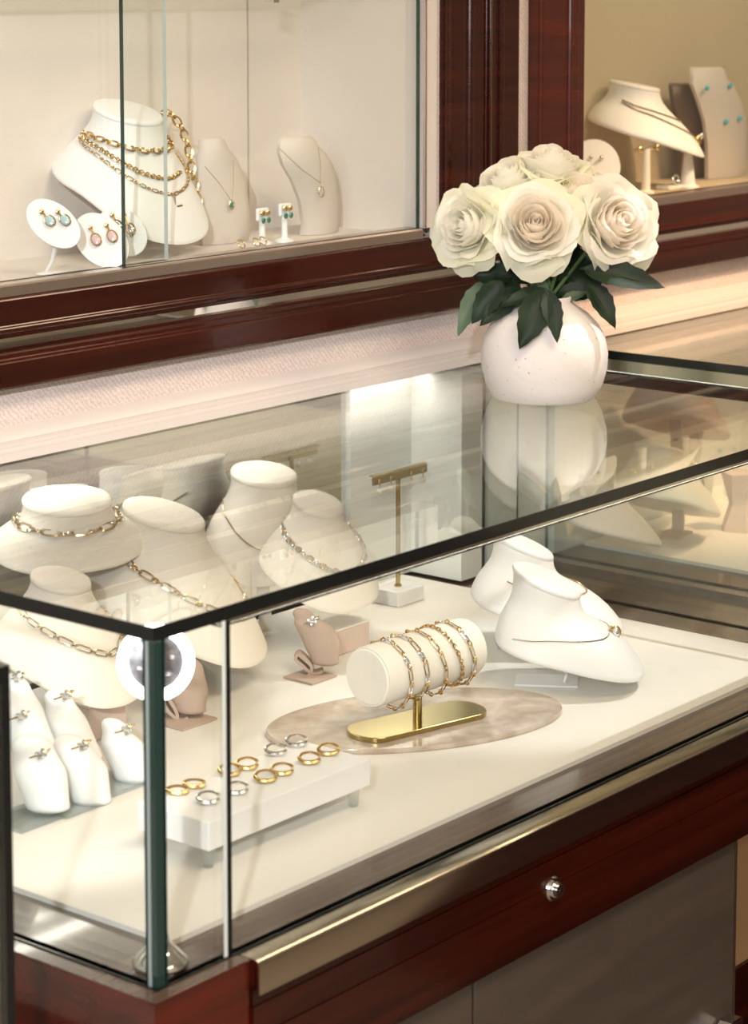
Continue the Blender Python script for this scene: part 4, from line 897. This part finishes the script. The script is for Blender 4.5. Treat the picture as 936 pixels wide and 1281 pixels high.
for k, (px, py, lab) in enumerate(((885, 110, 'upper left'), (914, 107, 'upper right'), (909, 152, 'lower left'), (926, 148, 'lower right'))):
    q = PY(px, py, .712); tag(MB().ellipsoid(q, .0045, .0035, .0045, 10, 8).build('turquoise_stud', turq, None, smooth=True), lab + ' turquoise stud on the light grey board', 'earring', 'turquoise studs')
tN = thing('earring_stand', 'cream column stand with a short crossbar holding two gold studs under the bust', 'jewelry stand', tuple(SP_(808, 242)))
b0 = SP_(808, 242); tp = PY(808, 186, b0.y)
MB().lathe([(.013, .0003), (.013, .003), (.007, .006), (.006, tp.z - ZS)], 16, (b0.x, b0.y, ZS)).build('column', cream, tN, smooth=True, angle=40)
MB().tube([Vector((b0.x - .030, b0.y, tp.z)), Vector((b0.x + .026, b0.y, tp.z))], .0030, 10).build('crossbar', silver, tN, smooth=True)
for s_, nm in ((-.026, 'left'), (.022, 'right')):
    q = Vector((b0.x + s_, b0.y - .006, tp.z + .001)); tag(MB().ellipsoid(q, .005, .004, .006, 10, 8).build('gold_stud', gold, None, smooth=True), nm + ' gold stud on the crossbar of the cream column stand', 'earring', 'gold studs on the column stand')
def small_disc(px, py, r, Y, label):
    c_ = PY(px, py, Y); k = depth(c_) / FPX; t = thing('earring_disc', label, 'jewelry stand', (c_.x, c_.y, ZS)); hd = Vector((.63, -.776, 0)); nrm = -Vector((.776, .63, 0)) * .9 + Zv * .4; nrm.normalize(); u_ = nrm.cross(hd)
    MB().rings([[c_ + nrm * z + hd * (r * .9 * k * s_ * math.cos(a)) + u_ * (r * k * s_ * math.sin(a)) for a in [2 * PI * j / 32 for j in range(32)]] for z, s_ in ((-.002, .97), (0, 1), (.002, .97))]).build('disc', whitel, t, smooth=True, angle=40)
    MB().tube([c_ - nrm * .003, Vector((c_.x, c_.y + .004, ZS + .0005))], .0025, 8).build('stem', whitel, t)
    for s_ in (-.006, .010): MB().ellipsoid(c_ + hd * s_ + Zv * .012 + nrm * .003, .0035, .0035, .0035, 8, 6).build('pearl_stud', silver, t, smooth=True)
small_disc(744, 208, 36, .70, 'white oval disc peeking out above the roses in the right showcase')
t = thing('ring_stand', 'low cream plinth block under the bust in the right showcase', 'ring stand', tuple(SP_(848, 236))); b0 = SP_(848, 236)
bevel(MB().box(b0.x - .030, b0.x + .035, b0.y - .004, b0.y + .022, ZS, ZS + .006).build('plinth_block', cream, t), .0015)
q = b0 + Vector((.0, .004, .014)); tag(MB().tube([q + Vector((.008 * math.cos(a), 0, .007 * math.sin(a))) for a in [2 * PI * j / 18 for j in range(18)]], .0018, 6, closed=True).build('silver_ring', silver, None, smooth=True), 'silver ring on the low cream plinth in the right showcase', 'ring')
# ================================================================== THINGS IN THE CROSSING COUNTER
bw = fit(PZ(826, 560, -.150), PZ(866, 640, -.265), W=.075, Bk=.062, a=.036, nh=.028)
bust_thing('white bust inside the crossing counter seen through the front glass at right', bw, cream, group='necklace busts in the crossing counter')
bq = fit(PZ(752, 602, -.185), PZ(822, 672, -.268), W=.075, Bk=.062, a=.034, nh=.020, full=.006)
bust_thing('mauve-grey bust lying low at the near left corner of the crossing counter', bq, greyl, group='necklace busts in the crossing counter')
tgp = PZ(805, 655, -.262); tag(bevel(MB().box(tgp.x - .008, tgp.x + .008, tgp.y - .002, tgp.y + .000, tgp.z - .006, tgp.z + .010).build('price_tag', whitel), .0008), 'tiny blank white tag on the mauve-grey bust', 'tag')
bp_ = fit(PZ(842, 452, -.038), PZ(880, 545, -.17), W=.070, Bk=.05, a=.040, nh=.034)
bust_thing('tall blush bust in the crossing counter behind its dark top edge', bp_, pinkbox, group='necklace busts in the crossing counter', stm=pinkbox, size=.03)
def pyramid(label, px, py, w_, h, m, tw):
    p = PZ(px, py, D0); t = thing('faceted_stand', label, 'jewelry stand', tuple(p), 'faceted beige stands'); R = []
    for z, k in ((.0003, 1.0), (h * .45, .55), (h, .95)):
        R.append([p + Vector((w_ * k * math.cos(a + tw + z * 5), w_ * k * math.sin(a + tw + z * 5), z)) for a in [2 * PI * j / 5 for j in range(5)]])
    MB().rings(R[:2]).build('lower_facets', m, t); MB().rings(R[1:]).build('upper_facets', m, t)
pyramid('beige faceted stand at the right edge of the photo in the crossing counter', 925, 662, .030, .085, pinkbox, .3)
pyramid('smaller beige faceted stand beside the white bust in the crossing counter', 892, 628, .024, .060, cream, 1.0)
p = PZ(872, 596, D0); t = thing('earring_stand', 'brass crossbar earring stand inside the crossing counter', 'jewelry stand', tuple(p))
MB().tube([p + Zv * .001, p + Zv * .16], .003, 10).build('pole', brass, t, smooth=True); MB().lathe([(.022, .0003), (.022, .004), (.004, .006)], 20, tuple(p)).build('foot', brass, t, smooth=True)
for z in (.11, .155): MB().box(p.x - .05, p.x + .05, p.y - .003, p.y + .003, p.z + z, p.z + z + .008).build('crossbar', brass, t)
